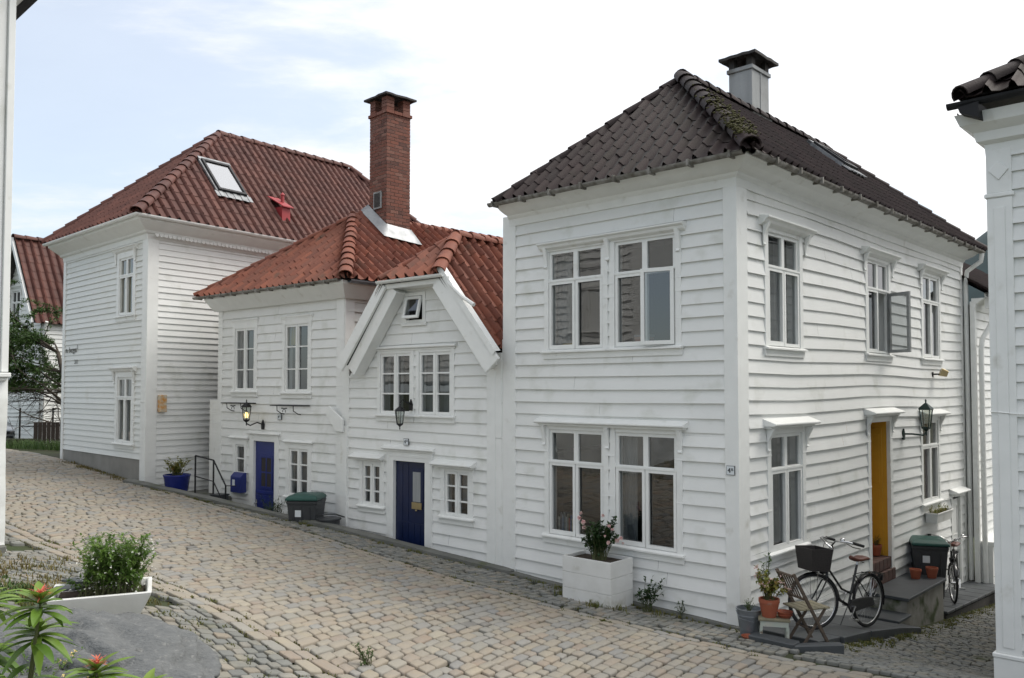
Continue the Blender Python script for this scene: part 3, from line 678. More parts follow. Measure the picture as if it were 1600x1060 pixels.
# back and left closing walls + inner rooms
bk = MB(fA.M); bk.box(-3.78, -3.74, .03, B1, -1.4, 5.5); bk.box(-3.74, -.02, B1-.03, B1, -1.4, 5.5)
bk.build('wall', 'white', H1)
im = MB(fA.M)
im.box(-3.7, -.06, .1, B1-.1, 2.72, 2.86); im.box(-3.7, -.06, .1, B1-.1, 5.2, 5.25); im.box(-3.7, -.06, .1, B1-.1, -.2, -.12)
im.box(-3.72, -.06, 2.4, 2.5, -.1, 5.2); im.box(-1.6, -1.55, 2.5, B1-.1, -1.2, 5.2)
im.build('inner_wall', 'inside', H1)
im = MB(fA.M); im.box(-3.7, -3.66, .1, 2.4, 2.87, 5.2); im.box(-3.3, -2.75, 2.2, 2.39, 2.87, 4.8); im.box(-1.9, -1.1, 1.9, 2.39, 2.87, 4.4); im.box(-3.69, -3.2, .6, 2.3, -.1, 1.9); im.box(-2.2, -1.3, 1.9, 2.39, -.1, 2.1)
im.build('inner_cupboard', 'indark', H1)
cur = ('curtain', [(.04, .2), (.86, .97)])
for i, h in enumerate(hA):
    kw = {}
    if i == 3: kw['open_right'] = True; kw['label'] = 'upper window with its right casement ajar'
    window(H1, fA, h[0], h[1], h[2], h[3], cw=.085, curtain=('curtain', [(0.0, .30)]) if i == 2 else (('curtain', [(0, .25)]) if i == 1 else None), **kw)
make_hood(H1, fA, -3.14, -.66, 2.38, .13, 'slope', 3); make_hood(H1, fA, -3.10, -.67, 4.93, .13, 'flat', 3)
# ajar leaf
def leaf(parent, fr, x, z0, z1, wd, ang, hinge=1, m='trim', y0=-.02):
    M0 = fr.M @ Matrix.Translation((x, y0, 0)) @ Matrix.Rotation(ang, 4, 'Z')
    l_ = MB(M0); a, b = (-wd, 0) if hinge > 0 else (0, wd)
    bars(l_, a, b, z0, z1, .05, -.02, .02); o = l_.build('casement', m, parent, bevel=.002)
    g = MB(M0); g.add([(a+.05, 0, z0+.05), (b-.05, 0, z0+.05), (b-.05, 0, z1-.05), (a+.05, 0, z1-.05)], [(0, 1, 2, 3)]); g.build('glass', 'glass', o)
leaf(H1, fA, -.85, 3.42, 4.41, .45, R(13), 1)
bk_ = book_row(H1, fA, -2.88, -2.55, .80, .30, .10, random.Random(4)); 
tag(bk_.build('books', 'book', None), 'row of upright books behind the lower left window beside the rose bush', 'books')
b = MB(fA.M); r_ = random.Random(8)
for i in range(5): b.box(-1.55+r_.uniform(0, .02), -1.34+r_.uniform(0, .02), .09, .24, 3.415+i*.032, 3.444+i*.032, r_.random())
tag(b.build('books', 'book', None), 'stack of books lying on the sill of the upper right front window', 'books')
b = MB(fA.M); b.box(-2.78, -2.55, .09, .2, 3.415, 3.50, 1.0); tag(b.build('box', 'book', None), 'small yellow box on the sill of the upper left front window', 'box')
b = MB(fA.M @ Matrix.Translation((-1.62, .17, .80)) @ Matrix.Rotation(R(-10), 4, 'Y')); b.box(-.06, .06, -.03, .03, 0, .24); 
ra = tag(b.build('radio', 'galv', None, bevel=.01), 'small pale radio standing inside the lower right front window', 'radio')
# side wall openings
ci = [('curtain', [(0, 1)]), ('red_curtain', [(0, .62), (.74, 1)]), ('curtain', [(0, .95)], .0), None, ('curtain', [(.2, .5)])]
window(H1, fB, *hB[0], cw=.1, curtain=ci[0], hood=(.62, 1.98, 2.40, .17, 'slope'))
window(H1, fB, *hB[1], cw=.09, curtain=ci[1], hood=(6.5, 7.85, 2.40, .17, 'slope'))
window(H1, fB, *hB[2], cw=.1, curtain=ci[2], hood=(.56, 2.02, 5.0, .16, 'flat'))
window(H1, fB, *hB[3], cw=.1, curtain=None, open_right=True, hood=(3.95, 5.40, 5.03, .16, 'flat'), label='upper window with one casement swung wide open')
window(H1, fB, *hB[4], cw=.1, curtain=ci[4], hood=(6.62, 8.06, 5.05, .16, 'flat'))
leaf(H1, fB, 5.11, 3.44, 4.42, .42, R(68), 1, m='render_grey')
# ochre door in a deep reveal
d = MB(fB.M); T = .032
d.box(4.10, 4.22, -T, .03, -.24, 2.44); d.box(5.07, 5.19, -T, .03, -.24, 2.44); d.box(4.22, 5.07, -T+.003, .03, 2.32, 2.44)
df = d.build('door_frame', 'trim', H1, bevel=.004); make_hood(df, fB, 3.98, 5.31, 2.47, .18, 'slope')
d = MB(fB.M); d.box(4.19, 4.22, .031, .5, -.24, 2.35); d.box(5.07, 5.10, .031, .5, -.1, 2.35); d.box(4.19, 5.10, .031, .5, 2.32, 2.36)
d.box(5.052, 5.07, .10, .44, .15, 2.2); d.box(5.045, 5.052, .14, .40, .25, 1.2); d.box(5.045, 5.052, .14, .40, 1.3, 2.1)
d.build('door_reveal', 'yellow_door', df, bevel=.003)
d = MB(fB.M); d.box(4.22, 5.07, .40, .45, .14, 1.88); d.box(4.22, 5.07, .385, .45, 1.88, 1.96)
for a, b_ in ((4.27, 4.62), (4.68, 5.02)):
    for za, zb in ((.2, .58), (.64, .80), (.88, 1.78)):
        bars(d, a, b_, za, zb, .03, .385, .399)
for i in range(4): d.box(4.31, 4.58, .388, .399, 1.45+i*.06, 1.475+i*.06)
dr = d.build('door', 'yellow_door', H1, bevel=.003)
g = MB(fB.M); g.add([(4.24, .42, 1.96), (5.05, .42, 1.96), (5.05, .42, 2.32), (4.24, .42, 2.32)], [(0, 1, 2, 3)]); g.build('transom_glass', 'glass', dr)
g = MB(fB.M); g.box(4.5, 4.62, .37, .384, 1.18, 1.32); g.build('letter_slot', 'iron', dr)
g = MB(fB.M); g.tube([(4.93, .40, 1.0), (4.93, .33, 1.0), (4.84, .33, 1.0)], .011); g.box(4.915, 4.945, .378, .384, .9, 1.08); g.build('handle', 'brass', dr)
# white basement door
d = MB(fB.M); d.box(8.34, 8.42, -T, .03, -.9, .84); d.box(8.92, 9.0, -T, .03, -.9, .84); d.box(8.42, 8.92, -T, .03, .76, .84)
df = d.build('door_frame', 'trim', H1, bevel=.004); make_hood(df, fB, 8.26, 9.1, .86, .16, 'slope', 0)
d = MB(fB.M); d.box(8.42, 8.92, .02, .06, -.9, .70)
for za, zb in ((-.8, -.1), (.0, .6)): bars(d, 8.48, 8.86, za, zb, .03, .008, .019)
dr = d.build('door', 'trim', H1, bevel=.003, label='narrow white door at the far end of the alley wall')
g = MB(fB.M); g.tube([(8.47, .02, -.05), (8.47, -.03, -.05), (8.55, -.03, -.05)], .01); g.build('handle', 'iron', dr)
# base board along the alley wall
b = MB(fB.M)
b.prism([(.3, -.02), (4.0, -.42), (4.0, -.55), (.3, -.15)], -.03, -.005); b.build('base_board', 'trim', H1)
# cornice, gutters
path = [fA.p(-3.72), fA.p(0), fB.p(B1+.03)]
c = MB(); sweep(c, [p.xy for p in path], [(-.02, 5.30), (.035, 5.30), (.045, 5.40), (.075, 5.43), (.085, 5.455), (.14, 5.47), (.24, 5.51), (.31, 5.555), (.335, 5.565), (.335, 5.605), (-.02, 5.605)])
c.build('cornice', 'trim', H1)
g = MB(); sweep(g, [fA.p(-3.80).xy, fA.p(.32).xy], gutter_prof(.335, 5.60, .052)); sweep(g, [fB.p(-.3).xy, fB.p(B1+.1).xy], gutter_prof(.335, 5.60, .052))
for i in range(8): 
    q = fA.p(-3.7+i*.55, 5.6, .34); g.M = fA.M; g.box(-3.7+i*.55, -3.67+i*.55, -.46, -.32, 5.535, 5.615); 
g.M = fB.M
for i in range(14): g.box(.2+i*.65, .23+i*.65, -.46, -.32, 5.535, 5.615)
g.build('gutter', 'gutter_old', H1)
# roof: hips at both ends, ridge along the alley
o = .40; ez = 5.62; rz = 7.64
fl, fr_, br, bl = fA.p(-3.64, ez, o), fA.p(o, ez, o), fA.p(o, ez, -(B1+o*.3)), fA.p(-3.84, ez, -(B1+o*.3))
r0, r1 = fA.p(-1.89, rz, -1.88), fA.p(-1.89, rz, -(B1-1.9))
t = MB(); dk = MB(); rr = random.Random(31)
roof_face(t, fl, fr_, [r0], rnd=rr, deck=dk, wob=.02); roof_face(t, fr_, br, [r1, r0], rnd=rr, deck=dk, wob=.03, tw=.2); roof_face(t, br, bl, [r1], rnd=rr, deck=dk); roof_face(t, bl, fl, [r0, r1], rnd=rr, deck=dk)
rf = t.build('roof', 'tile_dark', H1, smooth=True, angle=60); dk.build('roof_deck', 'soot', rf)
t = MB(); [caps(t, a, b, rnd=rr, lift=l_, r=q) for a, b, q, l_ in ((fr_, r0, .115, .05), (fl, r0, .085, .012), (br, r1, .1, .04), (bl, r1, .1, .04), (r0, r1, .105, .05))]
t.build('ridge_tiles', 'tile_dark', rf, smooth=True, angle=60)
ms = MB(); r_ = random.Random(77)
for i in range(620):
    q = fr_.lerp(r0, min(.9, abs(r_.gauss(0, .26))))+Vector((r_.uniform(-.12, .12), r_.uniform(-.12, .12), r_.uniform(.09, .15))); s_ = r_.uniform(.008, .028)
    ms.add([q+Vector((s_*a, s_*b, s_*c_*.7)) for a, b, c_ in ((1, 0, 0), (-1, 0, 0), (0, 1, 0), (0, -1, 0), (0, 0, 1), (0, 0, -1))], [(0, 2, 4), (2, 1, 4), (1, 3, 4), (3, 0, 4), (2, 0, 5), (1, 2, 5), (3, 1, 5), (0, 3, 5)], r_.random())
ms.build('hip_moss', 'moss', rf, kind='stuff')
# chimney with a slate cap on four corner piers
def chimney_cap(mb, M_, a, b, z, over, h, th=.05):
    mb.M = M_
    x0, x1, y0, y1 = -a/2-over, a/2+over, -b/2-over, b/2+over; n = 6; vs = []
    for zz in (0, th):
        for i in range(n+1):
            for j in range(n+1):
                u, v = i/n, j/n; d_ = min(min(u, 1-u), min(v, 1-v))*2
                vs.append((x0+(x1-x0)*u+.012*pn(Vector((u*7, v*7, zz))), y0+(y1-y0)*v, z+zz+h*(d_**.8)+.02*pn(Vector((u*5, v*5, 2)))))
    k_ = (n+1)*(n+1); fs = []
    for i in range(n):
        for j in range(n):
            a_ = i*(n+1)+j; fs.append((a_, a_+1, a_+n+2, a_+n+1)); fs.append((k_+a_, k_+a_+n+1, k_+a_+n+2, k_+a_+1))
    for i in range(n):
        for q in ((i*(n+1), (i+1)*(n+1)), ((i+1)*(n+1)+n, i*(n+1)+n), (i+1, i), (n*(n+1)+i, n*(n+1)+i+1)): fs.append((q[0], q[1], k_+q[1], k_+q[0]))
    mb.add(vs, fs)
cf = fB.sub(4.45, -2.08); 
ch = MB(cf.M); a, b_ = .64, .44
ch.box(-a/2, a/2, -b_/2, b_/2, 6.9, 8.42); ch.box(-a/2-.03, a/2+.03, -b_/2-.03, b_/2+.03, 8.42, 8.49); ch.box(-a/2-.04, a/2+.04, -b_/2-.04, b_/2+.04, 7.0, 7.72)
ch.box(-a/2+.30, -a/2+.34, -b_/2-.012, -b_/2, 7.72, 8.42)
cho = ch.build('chimney', 'render_grey', rf, bevel=.01)
p_ = MB(cf.M)
for sx in (-1, 1):
    for sy in (-1, 1): p_.box(sx*a/2-(.13 if sx > 0 else 0), sx*a/2+(.13 if sx < 0 else 0), sy*b_/2-(.10 if sy > 0 else 0), sy*b_/2+(.10 if sy < 0 else 0), 8.491, 8.68)
p_.box(-.08, .08, -.06, .06, 8.491, 8.68)
chimney_cap(p_, cf.M, a, b_, 8.64, .13, .15); p_.build('chimney_cap', 'soot', H1)
# skylight on the alley slope
def skylight(parent, eave0, U, V, nrm, u, v, w_, h_, frame='iron', tilt=0):
    X = Matrix.Translation(eave0+U*u+V*v) @ Matrix(((U.x, V.x, nrm.x, 0), (U.y, V.y, nrm.y, 0), (U.z, V.z, nrm.z, 0), (0, 0, 0, 1))) @ Matrix.Rotation(tilt, 4, 'X')
    m_ = MB(X)
    for a0, a1, b0, b1 in ((-w_/2, -w_/2+.06, 0, h_), (w_/2-.06, w_/2, 0, h_), (-w_/2+.06, w_/2-.06, 0, .07), (-w_/2+.06, w_/2-.06, h_-.07, h_)): m_.box(a0, a1, b0, b1, .02, .13)
    f_ = m_.build('skylight', frame, parent, bevel=.004)
    g_ = MB(X); g_.box(-w_/2+.06, w_/2-.06, .07, h_-.07, .09, .10); g_.build('skylight_pane', 'sky_glass', f_)
    l_ = MB(X)
    for i in range(10):
        x = -w_/2-.1+(w_+.2)*i/10; l_.box(x, x+(w_+.2)/10-.004, -.2, -.004, .055+.012*(i % 2), .07+.012*(i % 2))
    l_.box(-w_/2-.05, -w_/2-.004, 0, h_+.1, .03, .085); l_.box(w_/2+.004, w_/2+.05, 0, h_+.1, .03, .085); l_.box(-w_/2-.05, w_/2+.05, h_+.003, h_+.1, .03, .10)
    l_.build('flashing', 'lead', f_)
def plane_axes(P0, P1, Pt):
    U = (P1-P0).normalized(); n_ = U.cross(Pt-P0).normalized()
    if n_.z < 0: n_ = -n_
    V = n_.cross(U).normalized()
    return U, (V if V.z > 0 else -V), n_
U_, V_, N_ = plane_axes(fr_, br, r1); skylight(rf, fr_, U_, V_, N_, 6.3, 1.75, .6, .75)
# down pipe at the far corner
def pipe(parent, pts, r=.045, m='trim', name='downpipe', brackets=()):
    p = MB(); p.tube(pts, r, 10); 
    return p.build(name, m, parent, smooth=True, angle=50)
pipe(H1, [fB.p(B1+.02, 5.56, .39), fB.p(B1+.02, 5.40, .37), fB.p(B1+.0, 5.22, .12), fB.p(B1+.0, 5.0, .09), fB.p(B1+.0, -.95, .09)])
nb = tag(MB(fA.M).box(-.125, -.015, -.047, -.036, 1.82, 1.93).build('house_number_sign', 'sign_ink', None), 'square enamel plate reading 4B on the corner post of the dark roofed house', 'sign', 'house number plates')
ORG[nb.name] = Vector()
q_ = MB(fA.M); q_.box(-.12, -.02, -.0495, -.0471, 1.825, 1.925); q_.build('plate', 'sign_white', nb)
text('4', .085, fA, -.085, 1.872, .052, 'sign_ink', nb); text('B', .045, fA, -.045, 1.885, .052, 'sign_ink', nb)

# ------------------------------------------------------------------ gabled house with the navy door
H2 = thing('house', 'narrow white gabled house with a navy blue door between the two taller houses', 'house', (*fF.p(-1.9, 0, -2).xy, 0))
h2 = [(-2.87, -2.10, 2.43, 3.45), (-1.91, -1.17, 2.43, 3.45), (-2.22, -1.83, 4.0, 4.40), (-3.32, -2.84, .84, 1.55), (-1.31, -.77, .84, 1.54), (-2.51, -1.75, -.3, 1.64)]
wl = MB(fF.M); clap(wl, -3.70, -.38, -.35, 4.75, h2, ex=.178, lap=.026, sag=lambda u, z: -.012*(u+1.9)*(1 if z < 2.4 else -.3), rnd=random.Random(41), jit=.008); wl.keep = True
RX, RZ, SL = -1.80, 5.47, 1.20
for sx in (-1, 1):
    co = fF.p(RX, RZ-.12, 0); nn = (fF.M.to_3x3() @ Vector((sx*SL, 0, 1))).normalized(); wl.cut.append((co, nn))
wl.build('wall', 'white', H2)
boards(H2, [(fF, -3.90, -3.70, -.030, .04, -.35, 3.35), (fF, -.40, -.22, -.036, .04, -.3, 3.35), (fF, -.22, -.10, -.028, .04, -.3, 2.1), (fF, -.22, -.10, -.034, .04, 2.103, 3.4), (fF, -.10, .02, -.022, .04, -.3, 3.6)])
im = MB(fF.M); im.box(-3.88, -.02, .12, 7, 1.98, 2.1); im.box(-3.88, -.02, .12, 7, 3.62, 3.7); im.box(-3.88, -.02, 1.5, 1.55, -.3, 3.6); im.box(-3.9, -3.86, .04, 7.5, -.3, 3.3); im.box(-3.88, -.02, 1.2, 1.25, 3.71, 4.6)
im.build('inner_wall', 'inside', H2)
window(H2, fF, *h2[0], kind='grid', cw=.07, curtain=('curtain', [(.08, .18), (.5, .6)]), cdepth=.1)
window(H2, fF, *h2[1], kind='grid', cw=.07, curtain=('curtain', [(0, .98)]), cdepth=.14)
make_hood(H2, fF, -2.98, -1.04, 3.545, .06, 'slope', 0)
window(H2, fF, *h2[3], kind='grid', cw=.09, curtain=('curtain', [(0, .3), (.5, 1)]), hood=(-3.56, -2.74, 1.66, .14, 'slope', 0), cdepth=.1)
window(H2, fF, *h2[4], kind='grid', cw=.09, curtain=('curtain', [(.52, .98)], .3), hood=(-1.52, -.62, 1.65, .15, 'slope', 0), cdepth=.1)
# attic window, its leaf tilted out
c = MB(fF.M); x0, x1, z0, z1 = h2[2]
for a in ((x0-.07, x0, z0-.05, z1+.06), (x1, x1+.07, z0-.05, z1+.06), (x0, x1, z1, z1+.06), (x0, x1, z0-.05, z0)): c.box(a[0], a[1], -.034, .05, a[2], a[3])
c.box(x0-.1, x1+.1, -.05, 0, z0-.10, z0-.051)
aw = c.build('window', 'trim', H2, bevel=.003, label='small attic window tilted open')
X = fF.M @ Matrix.Translation((0, -.02, z1-.01)) @ Matrix.Rotation(R(-14), 4, 'X')
c = MB(X); bars(c, x0+.01, x1-.01, -(z1-z0)+.02, -.005, .045, -.03, .01); sa = c.build('sash', 'trim', aw, bevel=.002)
c = MB(X); c.add([(x0+.04, -.01, -.36), (x1-.04, -.01, -.36), (x1-.04, -.01, -.03), (x0+.04, -.01, -.03)], [(0, 1, 2, 3)]); c.build('glass', 'glass', aw)
# door
c = MB(fF.M); c.box(-2.68, -2.51, -.04, .03, -.3, 1.64); c.box(-1.75, -1.58, -.04, .03, -.3, 1.64); c.box(-2.68, -1.58, -.04, .03, 1.64, 1.80)
c.box(-2.71, -1.55, -.06, 0, 1.80, 1.825); c.box(-2.66, -2.62, -.047, -.0405, -.3, 1.75); c.box(-1.64, -1.60, -.047, -.0405, -.3, 1.75); c.box(-2.62, -1.64, -.047, -.0405, 1.71, 1.75)
df = c.build('door_frame', 'trim', H2, bevel=.004); make_hood(df, fF, -2.76, -1.51, 1.845, .085, 'slope', 0)
c = MB(fF.M); c.box(-2.51, -1.75, .03, .07, -.3, 1.64)
for i in range(5): c.box(-2.47+i*.145, -2.34+i*.145, .022, .0299, -.28, .62)
for i in range(2): c.box(-2.47+i*.145, -2.34+i*.145, .022, .0299, .63, 1.6)
c.box(-2.12, -1.85, .018, .0299, .92, 1.52)
dr = c.build('door', 'navy_door', H2, bevel=.003, label='navy blue door with a lace covered pane')
c = MB(fF.M); c.box(-2.08, -1.90, .012, .0175, .98, 1.47); c.build('pane', 'curtain', dr)
c = MB(fF.M); c.box(-2.10, -1.87, .005, .0175, .86, .97); c.lathe([(.015, -.01), (.02, 0), (.012, .012)], 10, (-1.985, -.002, .84)); c.build('letter_slot', 'brass', dr)
# rakes: thick barge boards in two layers
def rake(fr, pts, w1, y0, y1, name, parent, drop=.02):
    (ax, az), (bx, bz) = pts; d_ = Vector((bx-ax, 0, bz-az)).normalized(); n_ = Vector((-d_.z, 0, d_.x)); n_ = n_ if n_.z < 0 else -n_
    a = Vector((ax, 0, az)); b = Vector((bx, 0, bz)); m_ = MB(fr.M)
    vs = [p+Vector((0, y_, 0)) for y_ in (y0, y1) for p in (a, b, b+n_*w1, a+n_*w1)]
    m_.add(vs, [(0, 1, 2, 3), (7, 6, 5, 4), (0, 4, 5, 1), (1, 5, 6, 2), (2, 6, 7, 3), (3, 7, 4, 0)]); return m_.build(name, 'trim', parent, bevel=.006)
oh = .32
def gx(z, sx): return RX+sx*(RZ-z)/SL
cz = 4.62
rake(fF, ((gx(cz, -1)-.05, cz+.05), (gx(3.26, -1)-.06, 3.28)), .20, -oh-.012, -oh+.04, 'barge_board', H2)
rake(fF, ((gx(cz, -1)+.12, cz-.02), (gx(3.28, -1)+.16, 3.24)), .24, -oh+.055, -.03, 'barge_board', H2)
rake(fF, ((gx(cz, 1)+.05, cz+.05), (gx(3.26, 1)+.05, 3.30)), .33, -oh-.012, -oh+.035, 'barge_board', H2)
rake(fF, ((gx(cz, 1)-.16, cz-.02), (gx(3.28, 1)-.20, 3.22)), .12, -oh+.036, -.03, 'barge_board', H2)
c = MB(fF.M); c.box(gx(cz, -1)-.02, gx(cz, 1)+.02, -oh+.02, .02, cz-.10, cz-.02); c.build('soffit', 'trim', H2, bevel=.004)
g = MB(); sweep(g, [fF.p(gx(cz, -1)-.05).xy, fF.p(gx(cz, 1)+.08).xy], gutter_prof(oh, cz+.03, .05))
g.tube([fF.p(-.95, cz-.02, oh+.02), fF.p(-.93, cz-.12, oh+.01), fF.p(-.62, cz-.36, oh+.03), fF.p(-.38, cz-.50, oh+.03)], .032, 8); g.build('gutter', 'trim', H2, smooth=True, angle=40)
z_ = cz+.05; e1, e2 = fF.p(gx(z_, -1), z_, oh+.03), fF.p(gx(z_, 1), z_, oh+.03); ap = fF.p(RX, RZ, -.75)
bL, bR = fF.p(gx(3.30, -1), 3.30, oh-.06), fF.p(gx(3.48, 1), 3.48, oh-.06); kL, kR = fF.p(gx(3.30, -1), 3.30, -8), fF.p(gx(3.48, 1), 3.48, -8); rb = fF.p(RX, RZ, -8)
t = MB(); dk = MB(); rr = random.Random(51)
roof_face(t, e1, e2, [ap], rnd=rr, deck=dk, tw=.22, cl=.30, rise=.045, jit=.01); roof_face(t, bR, kR, [rb, ap, e2], rnd=rr, deck=dk, tw=.24, cl=.31, rise=.045, jit=.01); roof_face(t, kL, bL, [e1, ap, rb], rnd=rr, deck=dk, tw=.24, cl=.31, rise=.045)
rf = t.build('roof', 'tile_red', H2, smooth=True, angle=60); dk.build('roof_deck', 'soot', rf)
t = MB(); caps(t, e2, ap, r=.112, rnd=rr, lift=.05); caps(t, e1, ap, r=.07, rnd=rr, lift=.05); caps(t, ap, rb, r=.10, rnd=rr, lift=.06); t.build('ridge_tiles', 'tile_red', rf, smooth=True, angle=60)
m_ = MB(fF.M)      # sheet metal over the right verge
a, b = Vector((gx(4.75, 1)+.02, -oh-.03, 4.74)), Vector((gx(3.35, 1)+.02, -oh-.03, 3.34))
m_.add([a, b, b+Vector((.06, 0, .07)), a+Vector((.06, 0, .07)), a+Vector((.06, .12, .08)), b+Vector((.06, .12, .08))], [(0, 1, 2, 3), (3, 2, 5, 4)]); m_.build('verge_flashing', 'trim', rf)

# ------------------------------------------------------------------ house with the bright blue door
H3 = thing('house', 'white house with orange pantile roof, tall brick chimney and bright blue door', 'house', (*fF.p(-6, 0, -2).xy, 0))
h3 = [(-7.50, -6.78, 2.82, 4.10), (-5.74, -4.98, 2.80, 4.10), (-7.44, -7.10, .84, 1.70), (-5.58, -4.96, .80, 1.70), (-6.76, -6.04, -.3, 1.80)]
fF3 = fF.sub(0, -.06)
wl = MB(fF3.M); clap(wl, -8.0, -3.95, -.3, 4.62, h3, ex=.178, lap=.024, rnd=random.Random(61), jit=.008); wl.keep = True; wl.build('wall', 'white', H3)
fS3 = Fr(fF3.p(-3.93).xy, (.640, .768))
wl = MB(fS3.M); clap(wl, .02, 8, 2.5, 4.7, (), ex=.178, rnd=random.Random(62)); wl.keep = True; wl.build('wall', 'dim_white', H3)
boards(H3, [(fF3, -8.14, -7.98, -.03, .05, -.4, 4.62), (fF3, -4.14, -3.92, -.032, .05, -.4, 4.62), (fF3, -4.02, -3.90, -.09, -.033, -.3, 2.3), (fS3, -.02, .2, -.03, .05, 1, 4.6)])
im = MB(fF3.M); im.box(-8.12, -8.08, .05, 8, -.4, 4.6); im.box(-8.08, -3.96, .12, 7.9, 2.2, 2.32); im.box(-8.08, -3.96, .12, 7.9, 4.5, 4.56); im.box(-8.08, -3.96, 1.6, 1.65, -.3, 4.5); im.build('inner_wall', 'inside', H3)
window(H3, fF3, *h3[0], kind='grid', cw=.09, curtain=('curtain', [(0, .34), (.66, .98)]), sill=.045, cdepth=.12)
window(H3, fF3, *h3[1], kind='grid', cw=.09, curtain=('yellow_curtain', [(0, .34)], .70), sill=.045, cdepth=.12)
make_hood(H3, fF3, -7.62, -6.66, 4.27, .05, 'flat', 0); make_hood(H3, fF3, -5.86, -4.86, 4.25, .05, 'flat', 0)
# narrow light beside the door
c = MB(fF3.M); x0, x1, z0, z1 = h3[2]
for a in ((x0-.10, x0, z0-.08, z1+.1), (x1, x1+.08, z0-.08, z1+.1), (x0, x1, z1, z1+.1), (x0, x1, z0-.08, z0)): c.box(a[0], a[1], -.034, .08, a[2], a[3])
c.box(x0-.14, x1+.12, -.07, 0, z0-.13, z0-.081); wi = c.build('window', 'trim', H3, bevel=.003, label='narrow window left of the blue door')
make_hood(wi, fF3, -7.64, -6.94, 1.84, .06, 'slope', 0)
c = MB(fF3.M); bars(c, x0, x1, z0, z1, .04, -.01, .03, (), [(z0+(z1-z0)*i/3, .012) for i in (1, 2)]); c.build('sash', 'trim', wi)
c = MB(fF3.M); c.add([(x0, .02, z0), (x1, .02, z0), (x1, .02, z1), (x0, .02, z1)], [(0, 1, 2, 3)]); c.build('glass', 'glass', wi)
window(H3, fF3, *h3[3], kind='grid', cw=.10, curtain=('curtain', [(0, .98)]), hood=(-5.74, -4.82, 1.83, .05, 'slope', 0), cdepth=.12)
c = MB(fF3.M); c.box(-6.90, -6.76, -.04, .03, -.3, 1.92); c.box(-6.04, -5.90, -.04, .03, -.3, 1.92); c.box(-6.76, -6.04, -.037, .03, 1.80, 1.92)
df = c.build('door_frame', 'trim', H3, bevel=.004); make_hood(df, fF3, -6.97, -5.85, 1.95, .06, 'slope', 0)
c = MB(fF3.M); c.box(-6.76, -6.04, .02, .06, -.3, 1.80)
for i in range(5): c.box(-6.70+i*.122, -6.59+i*.122, .012, .0199, -.25, .72)
bars(c, -6.60, -6.16, .85, 1.52, .05, .008, .0199, [(-6.38, .02)], [(1.18, .014)]); c.box(-6.72, -6.08, .004, .0199, .75, .81)
dr = c.build('door', 'blue_door', H3, bevel=.003, label='bright blue plank door with four small panes')
c = MB(fF3.M); c.box(-6.55, -6.21, .014, .0185, .9, 1.47); c.build('pane', 'indark', dr)
c = MB(fF3.M); c.tube([(-6.70, .02, .55), (-6.70, -.04, .55), (-6.62, -.04, .55)], .011); c.box(-6.72, -6.68, .006, .0115, .42, .62); c.build('handle', 'chrome', dr)
c = MB(); sweep(c, [fF3.p(-8.2).xy, fF3.p(-3.92).xy, fS3.p(7).xy], [(-.02, 4.50), (.10, 4.50), (.33, 4.72), (.34, 4.78), (-.02, 4.78)]); c.build('cornice', 'trim', H3)
g = MB(); sweep(g, [fF3.p(-8.5).xy, fF3.p(-3.62).xy], gutter_prof(.34, 4.80, .05)); g.M = fF3.M
for i in range(11): g.box(-8.3+i*.43, -8.27+i*.43, -.45, -.33, 4.735, 4.805)
g.build('gutter', 'gutter_old', H3)
g = MB(); sweep(g, [fS3.p(-.25).xy, fS3.p(2.5).xy], gutter_prof(.36, 4.79, .06)); g.build('gutter', 'galv', H3)
E_ = 4.82; RZ3 = 6.72; o = .36
fl, fr_, br, bl = fF3.p(-8.08-o, E_, o), fF3.p(-3.95+o+.1, E_, o), fF3.p(-3.95+o+.1, E_, -8.3), fF3.p(-8.08-o, E_, -8.3)
r0, r1 = fF3.p(-5.96, RZ3-.18, -1.84), fF3.p(-5.96, RZ3, -8.3)
t = MB(); dk = MB(); rr = random.Random(71)
roof_face(t, fl, fr_, [r0], rnd=rr, deck=dk, tw=.205, cl=.33, jit=.008, rise=.045, wob=.03); roof_face(t, fr_, br, [r1, r0], rnd=rr, deck=dk, tw=.23, cl=.33, jit=.008, rise=.045, wob=.04); roof_face(t, bl, fl, [r0, r1], rnd=rr, deck=dk, tw=.23, cl=.33)
rf3 = t.build('roof', 'tile_red', H3, smooth=True, angle=60); dk.build('roof_deck', 'soot', rf3)
t = MB(); caps(t, fr_, r0, r=.125, rnd=rr, lift=.05); caps(t, fl, r0, r=.08, rnd=rr, lift=.05); caps(t, r0, r1, r=.11, rnd=rr, lift=.06); t.build('ridge_tiles', 'tile_red', rf3, smooth=True, angle=60)
U_, V_, N_ = plane_axes(fr_, br, r1); skylight(rf3, fr_, U_, V_, N_, 5.3, 1.55, .45, .5); 
# brick chimney, every brick laid
CW, CD, z0, z1 = .62, .62, 5.7, 8.80
cf = Fr((-2.655, 17.94), (.70, -.714))
co = MB(cf.M); co.box(-CW/2+.008, CW/2-.008, -CD/2+.008, CD/2-.008, z0, z1); cho = co.build('chimney', 'mortar', rf3)
b = MB(cf.M); rb_ = random.Random(81); z = z0; row = 0
def brick_ring(b, z, W_, D_, h=.063, skip=None):
    for side in range(4):
        L2 = (W_ if side % 2 == 0 else D_); X = Matrix.Rotation(side*math.pi/2, 4, 'Z'); x = -L2/2; off = (row+side) % 2; first = True
        while x < L2/2-.03:
            l_ = .105 if (first and off) else .215; first = False
            xe = min(x+l_, L2/2); dd = D_/2 if side % 2 == 0 else W_/2
            if not skip or not skip(side, (x+xe)/2): b.box(x, xe-.010, -dd-rb_.uniform(0, .004), -dd+.10, z, z+h-.0, rb_.random(), X)
            x = xe
while z < z1-.07:
    brick_ring(b, z, CW, CD); z += .0745; row += 1
